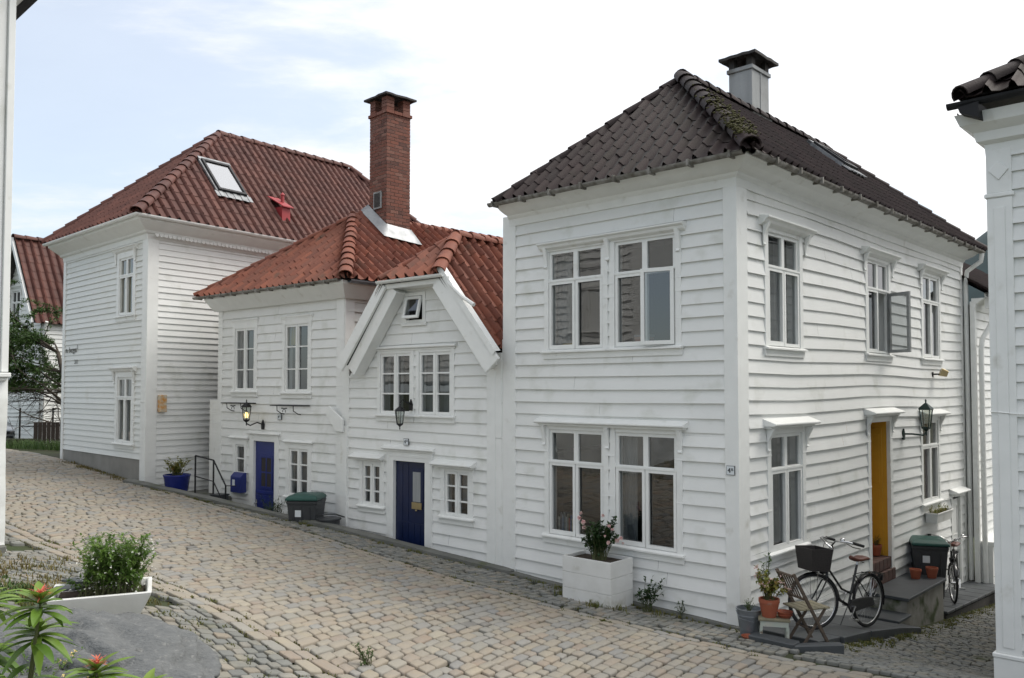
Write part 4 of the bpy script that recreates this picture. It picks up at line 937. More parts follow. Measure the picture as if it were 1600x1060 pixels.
brick_ring(b, z1-.07, CW+.06, CD+.06); 
b.build('bricks', 'brick', cho)
b = MB(cf.M)
for sx in (-1, 1):
    for sy in (-1, 1):
        for k_ in range(4): b.box(sx*CW/2-(.19 if sx > 0 else 0), sx*CW/2+(.19 if sx < 0 else 0), sy*CD/2-(.19 if sy > 0 else 0), sy*CD/2+(.19 if sy < 0 else 0), z1+k_*.0745+.003, z1+k_*.0745+.068, rb_.random())
for side in range(4): b.box(-.045, .045, -CD/2, -CD/2+.1, z1+.003, z1+.29, rb_.random(), Matrix.Rotation(side*math.pi/2, 4, 'Z')) if False else None
b.build('chimney_piers', 'brick', cho)
cp = MB(); chimney_cap(cp, cf.M, CW, CD, z1+.30, .10, .10, .04); cp.build('chimney_cap', 'soot', cho)
v = MB(cf.M); v.box(-.12, .16, -CD/2-.035, -CD/2-.005, 6.70, 7.07); v.build('soot_door', 'render_grey', cho, bevel=.004)
v = MB(cf.M); v.box(-.08, .12, -CD/2-.045, -CD/2-.036, 6.74, 7.03); v.build('soot_door_panel', 'soot', cho)
l_ = MB(cf.M)   # lead skirt dressed over the tiles
U_, V_, N_ = plane_axes(fr_, br, r1)
def on_roof(q, lift=.09):   # drop onto the house's right slope or hip front
    P_ = fr_; t_ = (N_.dot(P_-q))/N_.z; zz1 = q.z+t_
    Uf, Vf, Nf = plane_axes(fl, fr_, r0); zz2 = q.z+Nf.dot(fl-q)/Nf.z
    Ul, Vl, Nl = plane_axes(bl, fl, r0); zz3 = q.z+Nl.dot(fl-q)/Nl.z
    return Vector((q.x, q.y, min(zz1, zz2, zz3)+lift))
l_.M = None; n = 9; L = cf.M
ringi, ringo = [], []
for side in range(4):
    X = L @ Matrix.Rotation(side*math.pi/2, 4, 'Z')
    for i in range(n):
        x = -.33+.66*i/n
        a = X @ Vector((x, -.335, 0)); b_ = X @ Vector((x*1.5, -.335-.17-.02*(i % 2), 0)); a.z = b_.z = 0
        a2 = on_roof(a, .26); ringi.append(a2); ringo.append(on_roof(b_, .075+.012*(i % 2)))
k_ = len(ringi); l_.add(ringi+ringo, [(i, (i+1) % k_, k_+(i+1) % k_, k_+i) for i in range(k_)]); l_.build('flashing', 'lead', cho, smooth=True)
# drain down the corner and plank screen on the left
c = MB(fF3.M); c.box(-3.90, -3.72, -.12, -.02, -.3, 2.18); c.build('drain_boxing', 'trim', H3, bevel=.005)
c = MB(fF3.M); c.prism([(-4.30, 2.42), (-4.18, 2.54), (-3.78, 2.30), (-3.78, 2.08), (-3.95, 2.08)], -.17, -.125); c.build('drain_head', 'trim', H3, bevel=.006)
c = MB(fF3.M); c.box(-8.46, -8.145, -.02, .03, -.3, 2.62); c.build('plank_screen', 'trim', H3, bevel=.004)

# ------------------------------------------------------------------ big house on the left
H4 = thing('house', 'large white clapboard house with brown-red tile roof, left of the orange roof', 'house', (*fC.p(-2.5, 0, -4).xy, 0))
WC = 4.85
h4 = [(-1.44, -.70, 4.47, 5.74), (-1.44, -.68, 1.68, 3.10)]
wl = MB(fC.M); clap(wl, -WC+.12, -.1, 1.36, 6.1, h4, ex=.128, lap=.022, rnd=random.Random(91), joints=False); wl.keep = True; wl.build('wall', 'dim_white', H4)
wl = MB(fD.M); clap(wl, .2, 12, .3, 6.12, (), ex=.132, lap=.02, rnd=random.Random(92)); wl.keep = True; wl.build('wall', 'white', H4)
c = MB(fC.M); c.prism([(-WC+.1, .8), (-.1, .4), (-.1, 1.36), (-WC+.1, 1.36)], -.012, .2); c.build('plinth', 'foundation', H4)
boards(H4, [(fC, -WC-.02, -WC+.14, -.035, .1, 1.0, 6.2), (fC, -.22, .0, -.03, .05, .7, 6.2), (fD, -.03, .22, -.035, .05, .5, 6.2)])
im = MB(fC.M); im.box(-WC, -WC+.04, .11, 12, 0, 6.2); im.box(-WC+.04, -.4, .15, 1.4, 3.7, 3.8); im.box(-WC+.04, -.4, .15, 1.4, 6.15, 6.19); im.box(-WC+.04, -.4, 1.4, 1.45, 0, 6.1); im.box(-.4, -.36, .15, 1.4, 0, 6.1); im.build('inner_wall', 'inside', H4)
window(H4, fC, *h4[0], cw=.13, curtain=('yellow_curtain', [(0, .48), (.6, .75)]), sill=.05, hood=(-1.72, -.48, 5.95, .12, 'flat'), cdepth=.1)
window(H4, fC, *h4[1], cw=.13, curtain=('curtain', [(0, 1)]), sill=.06, hood=(-1.72, -.46, 3.30, .12, 'flat'), cdepth=.09)
c = MB(); sweep(c, [fC.p(-WC-.02).xy, fC.p(0).xy, fD.p(11).xy], [(-.02, 6.02), (.04, 6.02), (.06, 6.12), (.12, 6.14), (.14, 6.18), (.34, 6.30), (.40, 6.34), (.41, 6.40), (-.02, 6.40)]); c.build('cornice', 'trim', H4)
c = MB(fD.M)     # scalloped trim under the cornice
for i in range(100): c.prism([(.06+i*.1, 6.14), (.15+i*.1, 6.14), (.15+i*.1, 6.09), (.105+i*.1, 6.06), (.06+i*.1, 6.09)], -.155, -.143)
c.build('scalloped_trim', 'trim', H4)
g = MB(); sweep(g, [fC.p(-WC-.08).xy, fC.p(0).xy, fD.p(11).xy], gutter_prof(.41, 6.43, .055)); g.build('gutter', 'trim', H4)
E_ = 6.45; o = .47; RZ4 = 9.42
fl, fr_ = fC.p(-WC-.0, E_, o), None
# corner where the two eaves meet
def isect(p, d, q, e):
    den = d.x*e.y-d.y*e.x; t_ = ((q.x-p.x)*e.y-(q.y-p.y)*e.x)/den; return Vector((p.x+d.x*t_, p.y+d.y*t_))
cc = isect(fC.p(0, 0, o).xy, fC.U, fD.p(0, 0, o).xy, fD.U); fr_ = Vector((cc.x, cc.y, E_))
DU = Vector((fD.U.x, fD.U.y, 0)); br = fr_+DU*11.0; bl = fl+DU*11.0
mid = (fr_+fl)/2; r0 = mid+DU*3.35; r0.z = RZ4; r1 = mid+DU*7.9; r1.z = RZ4+.10
t = MB(); dk = MB(); rr = random.Random(93)
roof_face(t, fl, fr_, [r0], rnd=rr, deck=dk, tw=.23, cl=.34, jit=.002); roof_face(t, fr_, br, [r1, r0], rnd=rr, deck=dk, tw=.23, cl=.335, jit=.002); roof_face(t, bl, fl, [r0, r1], rnd=rr, deck=dk, tw=.23, cl=.34); roof_face(t, br, bl, [r1], rnd=rr, deck=dk, tw=.23, cl=.34)
rf = t.build('roof', 'tile_brown', H4, smooth=True, angle=60); dk.build('roof_deck', 'soot', rf)
t = MB(); [caps(t, a, b, rnd=rr, lift=.04, r=.12) for a, b in ((fr_, r0), (fl, r0), (r0, r1), (br, r1))]; t.build('ridge_tiles', 'tile_brown', rf, smooth=True, angle=60)
U_, V_, N_ = plane_axes(fr_, br, r1); skylight(rf, fr_, U_, V_, N_, 2.80, 1.28, .78, 1.12)
X = Matrix.Translation(fr_+U_*4.1+V_*.9) @ Matrix(((U_.x, -N_.cross(U_).x*0+(-fD.n.x), 0, 0), (U_.y, -fD.n.y, 0, 0), (0, 0, 1, 0), (0, 0, 0, 1)))
X = X @ Matrix.Scale(.62, 4)
v = MB(X); v.box(-.2, .2, -.22, .5, -.3, .32); vo = v.build('roof_vent', 'red_metal', rf)
v = MB(X); v.prism([(-.34, .29), (.62, .80), (.62, .84), (-.34, .33)], -.27, .27, ax='x'); v.lathe([(.07, .5), (.07, .85), (.11, .86), (.0, .98)], 12, (.08, .12, 0)); v.build('vent_cover', 'red_metal', vo)
jb = tag(MB(fD.M).box(.24, .40, -.13, -.02, 2.36, 2.72).build('meter_box', 'orange_paper', None, bevel=.01), 'small rust-stained off-white box on the corner of the large left house', 'meter box')
wt = MB(fC.M); wt.tube([(-.25, -.036, 2.58), (-.02, -.038, 2.58)], .006, 5); wt.build('cable', 'trim', H4)
tx = text('m. berget', .19, fC, -4.27, 3.80, .034, 'concrete', None, 'wall_lettering'); tag(tx, 'small grey metal lettering on the boards near the left edge of the large left house', 'lettering')
for i, (dx, dz, s_) in enumerate(((-3.85, 3.86, 'f'), (-3.92, 3.50, '311'))):
    q_ = text(s_, .15, fC, dx, dz, .034, 'concrete', None, 'lettering'); q_.parent = tx; q_.location = (0, 0, 0)
ORG[tx.name] = Vector()

# ------------------------------------------------------------------ foreground house on the right
HR = thing('house', 'white clapboard house corner with black gutter cut off by the right edge of the photo', 'house', (*fR.p(2, 0, -2).xy, 0))
wl = MB(fR.M); clap(wl, .2, 9, -.8, 5.5, (), ex=.177, rnd=random.Random(101)); wl.keep = True; wl.build('wall', 'white', HR)
fR2 = Fr(fR.p(0, 0, -9).xy, (-UB[0], -UB[1]))
wl = MB(fR2.M); clap(wl, 0, 8.85, -1.8, 5.5, (), ex=.177, rnd=random.Random(102)); wl.keep = True; wl.build('wall', 'white', HR)
PLs = MB(fR.M).box(-.03, .2, -.035, .05, .20, 4.80).build('pilaster', 'trim', HR, bevel=.004)
MB(fR.M).box(.035, .135, -.045, -.0351, .26, 4.7).build('pilaster_panel', 'trim', PLs, bevel=.004)
MB(fR.M).box(-.05, .22, -.05, .06, -.9, .15).build('pilaster_base', 'trim', PLs, bevel=.004); MB(fR.M).box(-.06, .23, -.06, .06, .151, .199).build('pilaster_moulding', 'trim', PLs, bevel=.01)
MB(fR.M).box(-.05, .22, -.05, .06, 4.801, 4.85).build('pilaster_moulding', 'trim', PLs, bevel=.01); MB(fR.M).box(-.03, .2, -.035, .05, 4.851, 5.5).build('pilaster_capital', 'trim', PLs, bevel=.004)
MB(fR.M).prism([(-.005, 5.08), (.085, 4.98), (.175, 5.08), (.085, 5.18)], -.05, -.0352).build('diamond', 'trim', PLs, bevel=.003)
boards(HR, [(fR2, 8.85, 9.0, -.03, .05, -1.5, 5.5)])
c = MB(fR.M); c.box(0, .8, 0.0, .1, 2.53, 2.54) if False else c.tube([(-.03, -.048, 2.62), (.2, -.05, 2.60), (1.4, -.034, 2.56)], .006, 5); c.build('cable', 'trim', HR)
pr = [(-.02, 5.24), (.03, 5.24), (.04, 5.36), (.10, 5.39), (.12, 5.48), (.22, 5.55), (.26, 5.66), (-.02, 5.66)]
c = MB(); sweep(c, [fR2.p(0).xy, fR.p(0).xy, fR.p(9).xy], pr); c.build('cornice', 'trim', HR)
g = MB(); sweep(g, [fR.p(-.30).xy, fR.p(9).xy], gutter_prof(.28, 5.76, .055)); sweep(g, [fR2.p(0).xy, fR2.p(9.2).xy], gutter_prof(.14, 5.70, .055)); g.build('gutter', 'black_plastic', HR)
g = MB(); sweep(g, [fR2.p(0).xy, fR2.p(9.4).xy], [(.0, 5.56), (.17, 5.64), (.19, 5.70), (.0, 5.72)]); g.build('eave_board', 'black_plastic', HR)
o = .36; E_ = 5.80
fl, fr_, br, bl = fR.p(-.14, E_, o), fR.p(10, E_, o), fR.p(10, E_, -9.4), fR.p(-.14, E_, -9.4); r0, r1 = fR.p(4.3, 9.1, -4.5), fR.p(6, 9.1, -4.5)
t = MB(); dk = MB(); rr = random.Random(103)
roof_face(t, fl, fr_, [r1, r0], rnd=rr, deck=dk, tw=.23, cl=.31, jit=.012, rise=.045); roof_face(t, bl, fl, [r0], rnd=rr, deck=dk, tw=.23)
rf = t.build('roof', 'tile_dark', HR, smooth=True, angle=60); dk.build('roof_deck', 'soot', rf)
t = MB(); caps(t, fl, r0, rnd=rr, lift=.05); t.build('ridge_tiles', 'tile_dark', rf, smooth=True, angle=60)

# ------------------------------------------------------------------ foreground house on the left
HL = thing('house', 'whitewashed house corner cut off by the left edge of the photo', 'house', (*fL.p(-3, 0, -3).xy, 0))
c = MB(fL.M)
for (a0, a1, z0_, z1_) in ((-9, .0, 3.0, 7.72), ): c.box(a0, a1, .0, 9, z0_, z1_)
w1 = c.build('wall', 'white', HL, bevel=.02)
q_ = fL.p(0, 0, 0); fLs = Fr((q_.x+.684*.02, q_.y+.729*.02), (.729, -.684)); fLs = Fr(fLs.p(-9).xy, (-.729, .684)) if False else Fr(Vector((q_.x+.684*.02-.729*0, q_.y+.729*.02)), (-.729, .684))
hl_ = [(1.0, 2.0, 4.2, 5.7), (4.0, 5.0, 4.2, 5.7)]
w2 = MB(fLs.M); clap(w2, .0, 9, 3.05, 7.45, hl_, ex=.178, lap=.03, rnd=random.Random(141)); w2.keep = True; w2.build('wall', 'white', HL)
for h in hl_: window(HL, fLs, *h, cw=.1)
boards(HL, [(fLs, -.03, .2, -.05, .02, 3.04, 7.6)])
me = bpy.data.meshes.new('m'); bm = bmesh.new(); nx_, nz_ = 70, 34; grid = []
for i in range(nx_+1):
    col = []
    for j in range(nz_+1):
        u = -7+7.07*i/nx_; z = .85+2.13*j/nz_; q = fL.p(u, z, .03+.05*pn(Vector((u*1.6, z*1.6, 3)))+.02*pn(Vector((u*5, z*5, 1)))+(.05 if z < 1.1 else 0)); col.append(bm.verts.new(q))
    grid.append(col)
for i in range(20):
    col = []
    for j in range(nz_+1):
        d_ = (i+1)*.12; z = .85+2.13*j/nz_; q = fL.p(.09+.03*pn(Vector((d_*2, z*2.2, 9)))+(.05 if z < 1.1 else 0)*(1), z, -d_); col.append(bm.verts.new(q))
    grid.append(col)
for i in range(len(grid)-1):
    for j in range(nz_): bm.faces.new((grid[i][j], grid[i+1][j], grid[i+1][j+1], grid[i][j+1]))
L = ORG[HL.name]
for v_ in bm.verts: v_.co -= L
bm.normal_update(); bm.to_mesh(me); bm.free(); me.shade_smooth(); me.materials.append(M['plaster_white']); ob = bpy.data.objects.new('masonry_wall', me); COL.objects.link(ob); ob.parent = HL
c = MB(fL.M); c.box(-7, .08, -.10, 4, 2.98, 3.03); c.box(-7, .05, -.06, 4, 2.94, 2.979); c.build('drip_ledge', 'trim', HL, bevel=.008)
c = MB(fL.M); c.box(-7, .08, -.09, 4, .6, 1.12); c.build('plinth', 'concrete', HL, bevel=.02)
c = MB(fL.M); c.box(-9, .42, -.1, 9, 7.72, 7.80); c.build('soffit', 'trim', HL)
c = MB(fL.M); c.box(.42, .54, -.3, 9, 7.70, 7.84); c.build('gutter', 'black_plastic', HL, bevel=.01)
c = MB(fL.M); c.prism([(.5, 7.81), (-4.5, 11), (-9, 7.81)], -.3, 9.0); c.build('roof', 'tile_dark', HL)

# ------------------------------------------------------------------ house beyond the alley wall
fG = fB.sub(B1+.05, .22)
H5 = thing('house', 'low white clapboard house with brown roof behind the dark roofed house, down the alley', 'house', (*fG.p(3, 0, -3).xy, 0))
h5 = [(1.35, 2.1, 3.05, 4.35), (1.55, 2.4, .2, 2.15)]
wl = MB(fG.M); clap(wl, .0, 7, -.2, 4.6, h5, ex=.177, rnd=random.Random(111)); wl.keep = True; wl.build('wall', 'white', H5)
c = MB(fG.M); c.box(0, 7, -.25, .0, -1.6, -.25); c.box(0, 7, -.32, .0, -.25, -.17); c.box(-.12, .0, -.04, .05, -1.4, 4.6); c.box(.1, 7, -.4, -.25, -1.6, -1.25); c.build('base_panel', 'trim', H5, bevel=.006)
im = MB(fG.M); im.box(0, 7, 1.5, 1.55, -1, 4.6); im.box(0, 7, .1, 6, 4.5, 4.55); im.build('inner_wall', 'inside', H5)
window(H5, fG, *h5[0], kind='grid', cw=.09, sill=.05, hood=(1.15, 2.3, 4.48, .1, 'slope', 0))
c = MB(fG.M); c.box(1.43, 1.55, -.034, .03, .1, 2.27); c.box(2.4, 2.5, -.034, .03, .1, 2.27); c.box(1.55, 2.4, -.034, .03, 2.15, 2.27); c.build('window', 'trim', H5)
c = MB(fG.M); c.box(1.55, 2.4, .04, .06, .2, 2.15); c.build('blue_shutter', 'blue_door', H5)
c = MB(); sweep(c, [fG.p(-.1).xy, fG.p(7).xy], [(-.02, 4.42), (.04, 4.42), (.06, 4.55), (.22, 4.66), (-.02, 4.66)]); c.build('cornice', 'trim', H5)
g = MB(); sweep(g, [fG.p(-.1).xy, fG.p(7).xy], gutter_prof(.22, 4.72, .07)); g.M = fG.M; g.box(.05, .38, -.42, -.18, 4.46, 4.78); g.M = None
g.tube([fG.p(.22, 4.5, .30), fG.p(.22, 4.2, .28), fG.p(.0, 3.85, .14), fG.p(-.02, 3.6, .12), fG.p(-.02, -1.0, .12)], .05, 10); g.build('gutter', 'trim', H5, smooth=True, angle=40)
t = MB(); dk = MB(); roof_face(t, fG.p(-.1, 4.76, .3), fG.p(8, 4.76, .3), [fG.p(8, 6.55, -2.4), fG.p(-.1, 6.55, -2.4)], rnd=random.Random(6), deck=dk)
rf = t.build('roof', 'tile_dark', H5, smooth=True, angle=60); dk.build('roof_deck', 'soot', rf)
c = MB(fG.M); c.box(0, 7, 2.5, 6, -1, 6.0); c.build('wall', 'white', H5)

# ------------------------------------------------------------------ far house on the left
f6 = Fr((-17.85, 31.5), (.60, .80)); f6g = Fr((-17.85, 31.5), (.80, -.60))
H6 = thing('house', 'white gabled house with dark red tile roof, far left behind the small tree', 'house', (*f6.p(3, 0, -3).xy, 0))
wl = MB(f6.M); clap(wl, .0, 9, .3, 5.6, (), ex=.16, rnd=random.Random(121)); wl.keep = True; wl.build('wall', 'white', H6)
h6 = [(-2.5, -1.8, 5.3, 6.7), (-2.5, -1.7, 2.6, 4.1)]
wl = MB(f6g.M); clap(wl, -3.5, .0, .3, 9.2, h6, ex=.16, rnd=random.Random(122)); wl.keep = True
for sx in (-1, 1):
    co_ = f6g.p(-1.7, 8.65, 0); wl.cut.append((co_, (f6g.M.to_3x3() @ Vector((sx*1.78, 0, 1))).normalized()))
wl.build('wall', 'dim_white', H6)
for h in h6: window(H6, f6g, *h, cw=.12, hood=(h[0]-.2, h[1]+.2, h[3]+.18, .1, 'flat'))
im = MB(f6g.M); im.box(-3.4, -.1, 1.2, 1.3, .3, 6.5); im.build('inner_wall', 'inside', H6)
e0, e1_ = f6.p(-.35, 5.35, .2), f6.p(9, 5.35, .2); ra_, rb2 = f6.p(-.35, 8.75, -1.7), f6.p(9, 8.75, -1.7); ea, eb = f6.p(-.35, 5.35, -3.6), f6.p(9, 5.35, -3.6)
t = MB(); dk = MB(); roof_face(t, e0, e1_, [rb2, ra_], rnd=random.Random(16), deck=dk, tw=.3, cl=.4, rise=.05); roof_face(t, eb, ea, [ra_, rb2], rnd=random.Random(17), deck=dk, tw=.3, cl=.4)
rf = t.build('roof', 'tile_brown', H6, smooth=True, angle=60); dk.build('roof_deck', 'soot', rf)
t = MB(); caps(t, ra_, rb2, r=.15, ln=.45); t.build('ridge_tiles', 'tile_brown', rf, smooth=True)
c = MB(); 
for a, b in ((e0, ra_), (ea, ra_)):
    d_ = (b-a); up = Vector((0, 0, .30)); o_ = Vector((f6.U.x, f6.U.y, 0))*-.08
    c.add([a+o_, b+o_, b+o_-up, a+o_-up, a, b, b-up, a-up], [(0, 1, 2, 3), (7, 6, 5, 4), (0, 4, 5, 1), (3, 2, 6, 7)])
c.build('barge_board', 'trim', H6)
pipe(H6, [f6.p(.1, 5.4, .22), f6.p(.1, 5.1, .08), f6.p(.1, 1.3, .08)], .06)


# ------------------------------------------------------------------ foliage helpers
def leafq(mb, p, d, up, ln, wd, tint, droop=.25):
    d = d.normalized(); s = d.cross(up)
    if s.length < 1e-3: s = d.orthogonal()
    s.normalize(); n_ = s.cross(d)
    m_ = p+d*ln*.45+n_*ln*.06; tip = p+d*ln-n_*ln*droop*.4
    mb.add([p, m_+s*wd/2+n_*wd*.15, tip, m_-s*wd/2+n_*wd*.15, m_], [(0, 1, 4), (1, 2, 4), (4, 2, 3), (0, 4, 3)], tint)
def rv(r, z=1): 
    v = Vector((r.gauss(0, 1), r.gauss(0, 1), r.gauss(0, 1)*z)); return v.normalized()
def bush(parent, name, m, r, base, cen, rad, stems, per, ln, wd, spread=.25, flowers=None, stem_r=.004, stem_m='stem'):
    lf = MB(); st = MB(); fl_ = MB(); base = Vector(base); cen = Vector(cen)
    for i in range(stems):
        tgt = cen+Vector((r.uniform(-1, 1)*rad[0], r.uniform(-1, 1)*rad[1], r.uniform(-.4, 1)*rad[2]))*(.45+.55*r.random()); b0 = base+Vector((r.uniform(-1, 1)*spread*rad[0], r.uniform(-1, 1)*spread*rad[1], 0))
        ctrl = Vector((b0.x*.6+tgt.x*.4, b0.y*.6+tgt.y*.4, b0.z*.3+tgt.z*.7)); pts = []
        for k_ in range(6):
            t_ = k_/5; pts.append(b0*(1-t_)**2+ctrl*2*t_*(1-t_)+tgt*t_*t_)
        st.tube(pts, [stem_r*(1-.7*q/5) for q in range(6)], 5)
        tb = min(1, max(0, r.gauss(.5, .22)))
        for k_ in range(per):
            t_ = .25+.75*r.random()**.7; q = b0*(1-t_)**2+ctrl*2*t_*(1-t_)+tgt*t_*t_
            d_ = (rv(r, .6)+(tgt-b0).normalized()*.5); leafq(lf, q, d_, Vector((0, 0, 1))+rv(r)*.4, ln*r.uniform(.6, 1.25), wd*r.uniform(.7, 1.2), min(1, max(0, tb+r.uniform(-.25, .25))))
        if flowers and r.random() < flowers[1]:
            fs_ = flowers[2]
            for k_ in range(flowers[3]):
                d_ = rv(r, .7); leafq(fl_, tgt+d_*fs_*.1, d_+Vector((0, 0, .3)), Vector((0, 0, 1)), fs_*r.uniform(.5, .8), fs_*.6, r.random(), .6)
    a = lf.build(name, m, parent); 
    st.build('stems', stem_m, parent)
    if flowers and fl_.v: fl_.build('blossoms', flowers[0], parent)
    return a
def tufts(name, m, spots, r, label=None):
    g_ = MB()
    for (x, y_, rad, n_, h) in spots:
        for i in range(n_):
            px_, py_ = x+r.gauss(0, rad*.5), y_+r.gauss(0, rad*.5); z = hz(px_, py_)-.005; a = r.uniform(0, 6.28); hh = h*r.uniform(.4, 1.1); w_ = .004+.004*r.random(); ln = Vector((math.cos(a), math.sin(a), 0))
            s_ = Vector((-ln.y, ln.x, 0))*w_; p = Vector((px_, py_, z)); q = p+ln*hh*.25+Vector((0, 0, hh*.65)); e = p+ln*hh*.6+Vector((0, 0, hh*.9)); t_ = r.random()
            g_.add([p-s_, p+s_, q+s_*.7, q-s_*.7, e], [(0, 1, 2, 3), (3, 2, 4)], t_)
    o_ = g_.build(name, m); o_['kind'] = 'stuff'; o_['label'] = label or 'grass'; o_['category'] = 'grass'; return o_

# ------------------------------------------------------------------ steps, slabs along the alley
ld_ = thing('door_steps', 'two mossy stone steps with dark slate treads in front of the ochre door', 'steps', tuple(fB.p(4.9, -.8, .3)))
c = MB(fB.M); c.box(3.92, 5.68, -.62, -.01, -1.3, -.285); c.box(3.42, 3.92, -.64, -.01, -1.3, -.50); c.build('step_base', 'mossy', ld_, bevel=.012)
c = MB(fB.M); c.box(3.88, 5.72, -.66, -.04, -.284, -.235); c.box(3.36, 3.90, -.69, -.03, -.499, -.455); c.build('tread', 'slate', ld_, bevel=.006)
c = MB(fB.M); r_ = random.Random(5)
for i in range(2):
    for j in range(6): c.box(4.14+j*.17+(i*.06), 4.14+j*.17+.16+(i*.06), -.06 if i == 0 else -.02, .40, -.234+i*.185, -.06+i*.185, r_.random()*.2)
c.build('brick_sill', 'brick_step', ld_, bevel=.006)
def slab(name, pts, z0f, th, m, label, cat, kind=None):
    s_ = MB(); top = []
    for (t_, d_) in pts: q = fB.p(t_, 0, d_); top.append((q.x, q.y, z0f(t_, d_)))
    n_ = len(top); s_.add(top+[(x, y_, z-th) for x, y_, z in top], [tuple(range(n_)), tuple(range(2*n_-1, n_-1, -1))]+[(i, (i+1) % n_, n_+(i+1) % n_, n_+i) for i in range(n_)])
    o_ = s_.build(name, m, None, bevel=.008)
    if kind: o_['kind'] = kind
    else: tag(o_, label, cat)
    return o_
def zb(t_, d_): q = fB.p(t_, 0, d_); return hz(q.x, q.y)
k_ = 0
for t0, t1 in ((.12, .85), (.86, 1.75), (1.76, 2.7), (2.71, 3.5)):
    za, zc_ = zb(t0, .4)+.045, zb(t1, .4)+.045
    slab('slate_floor', [(t0, .02), (t1, .02), (t1, .86+.03*k_), (t0, .90)], lambda t_, d_, a=za, b=zc_, p=t0, q=t1: a+(b-a)*(t_-p)/(q-p), .12, 'slate', '', '', 'structure'); k_ += 1
for i in range(8):
    t0 = 5.73+i*.46; t1 = t0+.445
    slab('slate_floor', [(t0, .02), (t1, .02), (t1, .66), (t0, .66)], lambda t_, d_: -.78-.055*(t_-5.7), .05, 'slate', '', '', 'structure')
c = MB(fB.M); c.prism([(5.72, -.85), (9.4, -1.06), (9.4, -1.7), (5.72, -1.6)], -.64, 0); o_ = c.build('plinth', 'soot', None); o_['kind'] = 'structure'
sl = thing('stone_slab', 'loose grey stone slab lying on the setts below the stool', 'slab', (2.86, 9.20, hz(2.86, 9.2)), math.atan2(-.684, .729), local=True)
MB().box(-.26, .26, -.09, .09, -.02, .075).build('slab', 'slate', sl, bevel=.012)
sl = thing('stone_slab', 'long dark edging stone in front of the folding chair', 'slab', (3.26, 9.06, hz(3.26, 9.06)), .08, local=True)
MB().box(-.30, .30, -.06, .05, -.05, .075).build('slab', 'slate', sl, bevel=.012)

# ------------------------------------------------------------------ bicycles
def wheel(parent, cx, M0):
    mb = MB(M0 @ Matrix.Translation((cx, 0, .345))); mb.tube([(0, -.045, 0), (0, .045, 0)], .022, 10); mb.tube([(0, -.07, 0), (0, .07, 0)], .006, 6)
    w_ = mb.build('wheel', 'chrome', parent)
    t_ = MB(mb.M); t_.ring((0, 0, 0), (0, 1, 0), .325, .019, 48, 8); t_.build('tyre', 'rubber', w_, smooth=True)
    t_ = MB(mb.M); t_.ring((0, 0, 0), (0, 1, 0), .300, .009, 48, 6); t_.build('rim', 'chrome', w_, smooth=True)
    t_ = MB(mb.M)
    for i in range(28):
        a = 2*math.pi*i/28; b_ = a+(.35 if i % 2 else -.35); s_ = .028 if i % 4 < 2 else -.028
        t_.tube([(.02*math.cos(b_), s_, .02*math.sin(b_)), (.298*math.cos(a), 0, .298*math.sin(a))], .0012, 3, cap=False)
    t_.build('spokes', 'chrome', w_)
def fender(mb, cx, a0, a1, R_=.36):
    n_ = 18; vs = []
    for i in range(n_+1):
        a = a0+(a1-a0)*i/n_
        for y_, rr_ in ((-.028, R_-.012), (0, R_), (.028, R_-.012)): vs.append((cx+rr_*math.cos(a), y_, .345+rr_*math.sin(a)))
    mb.add(vs, [(i*3+j, i*3+j+1, i*3+j+4, i*3+j+3) for i in range(n_) for j in range(2)])
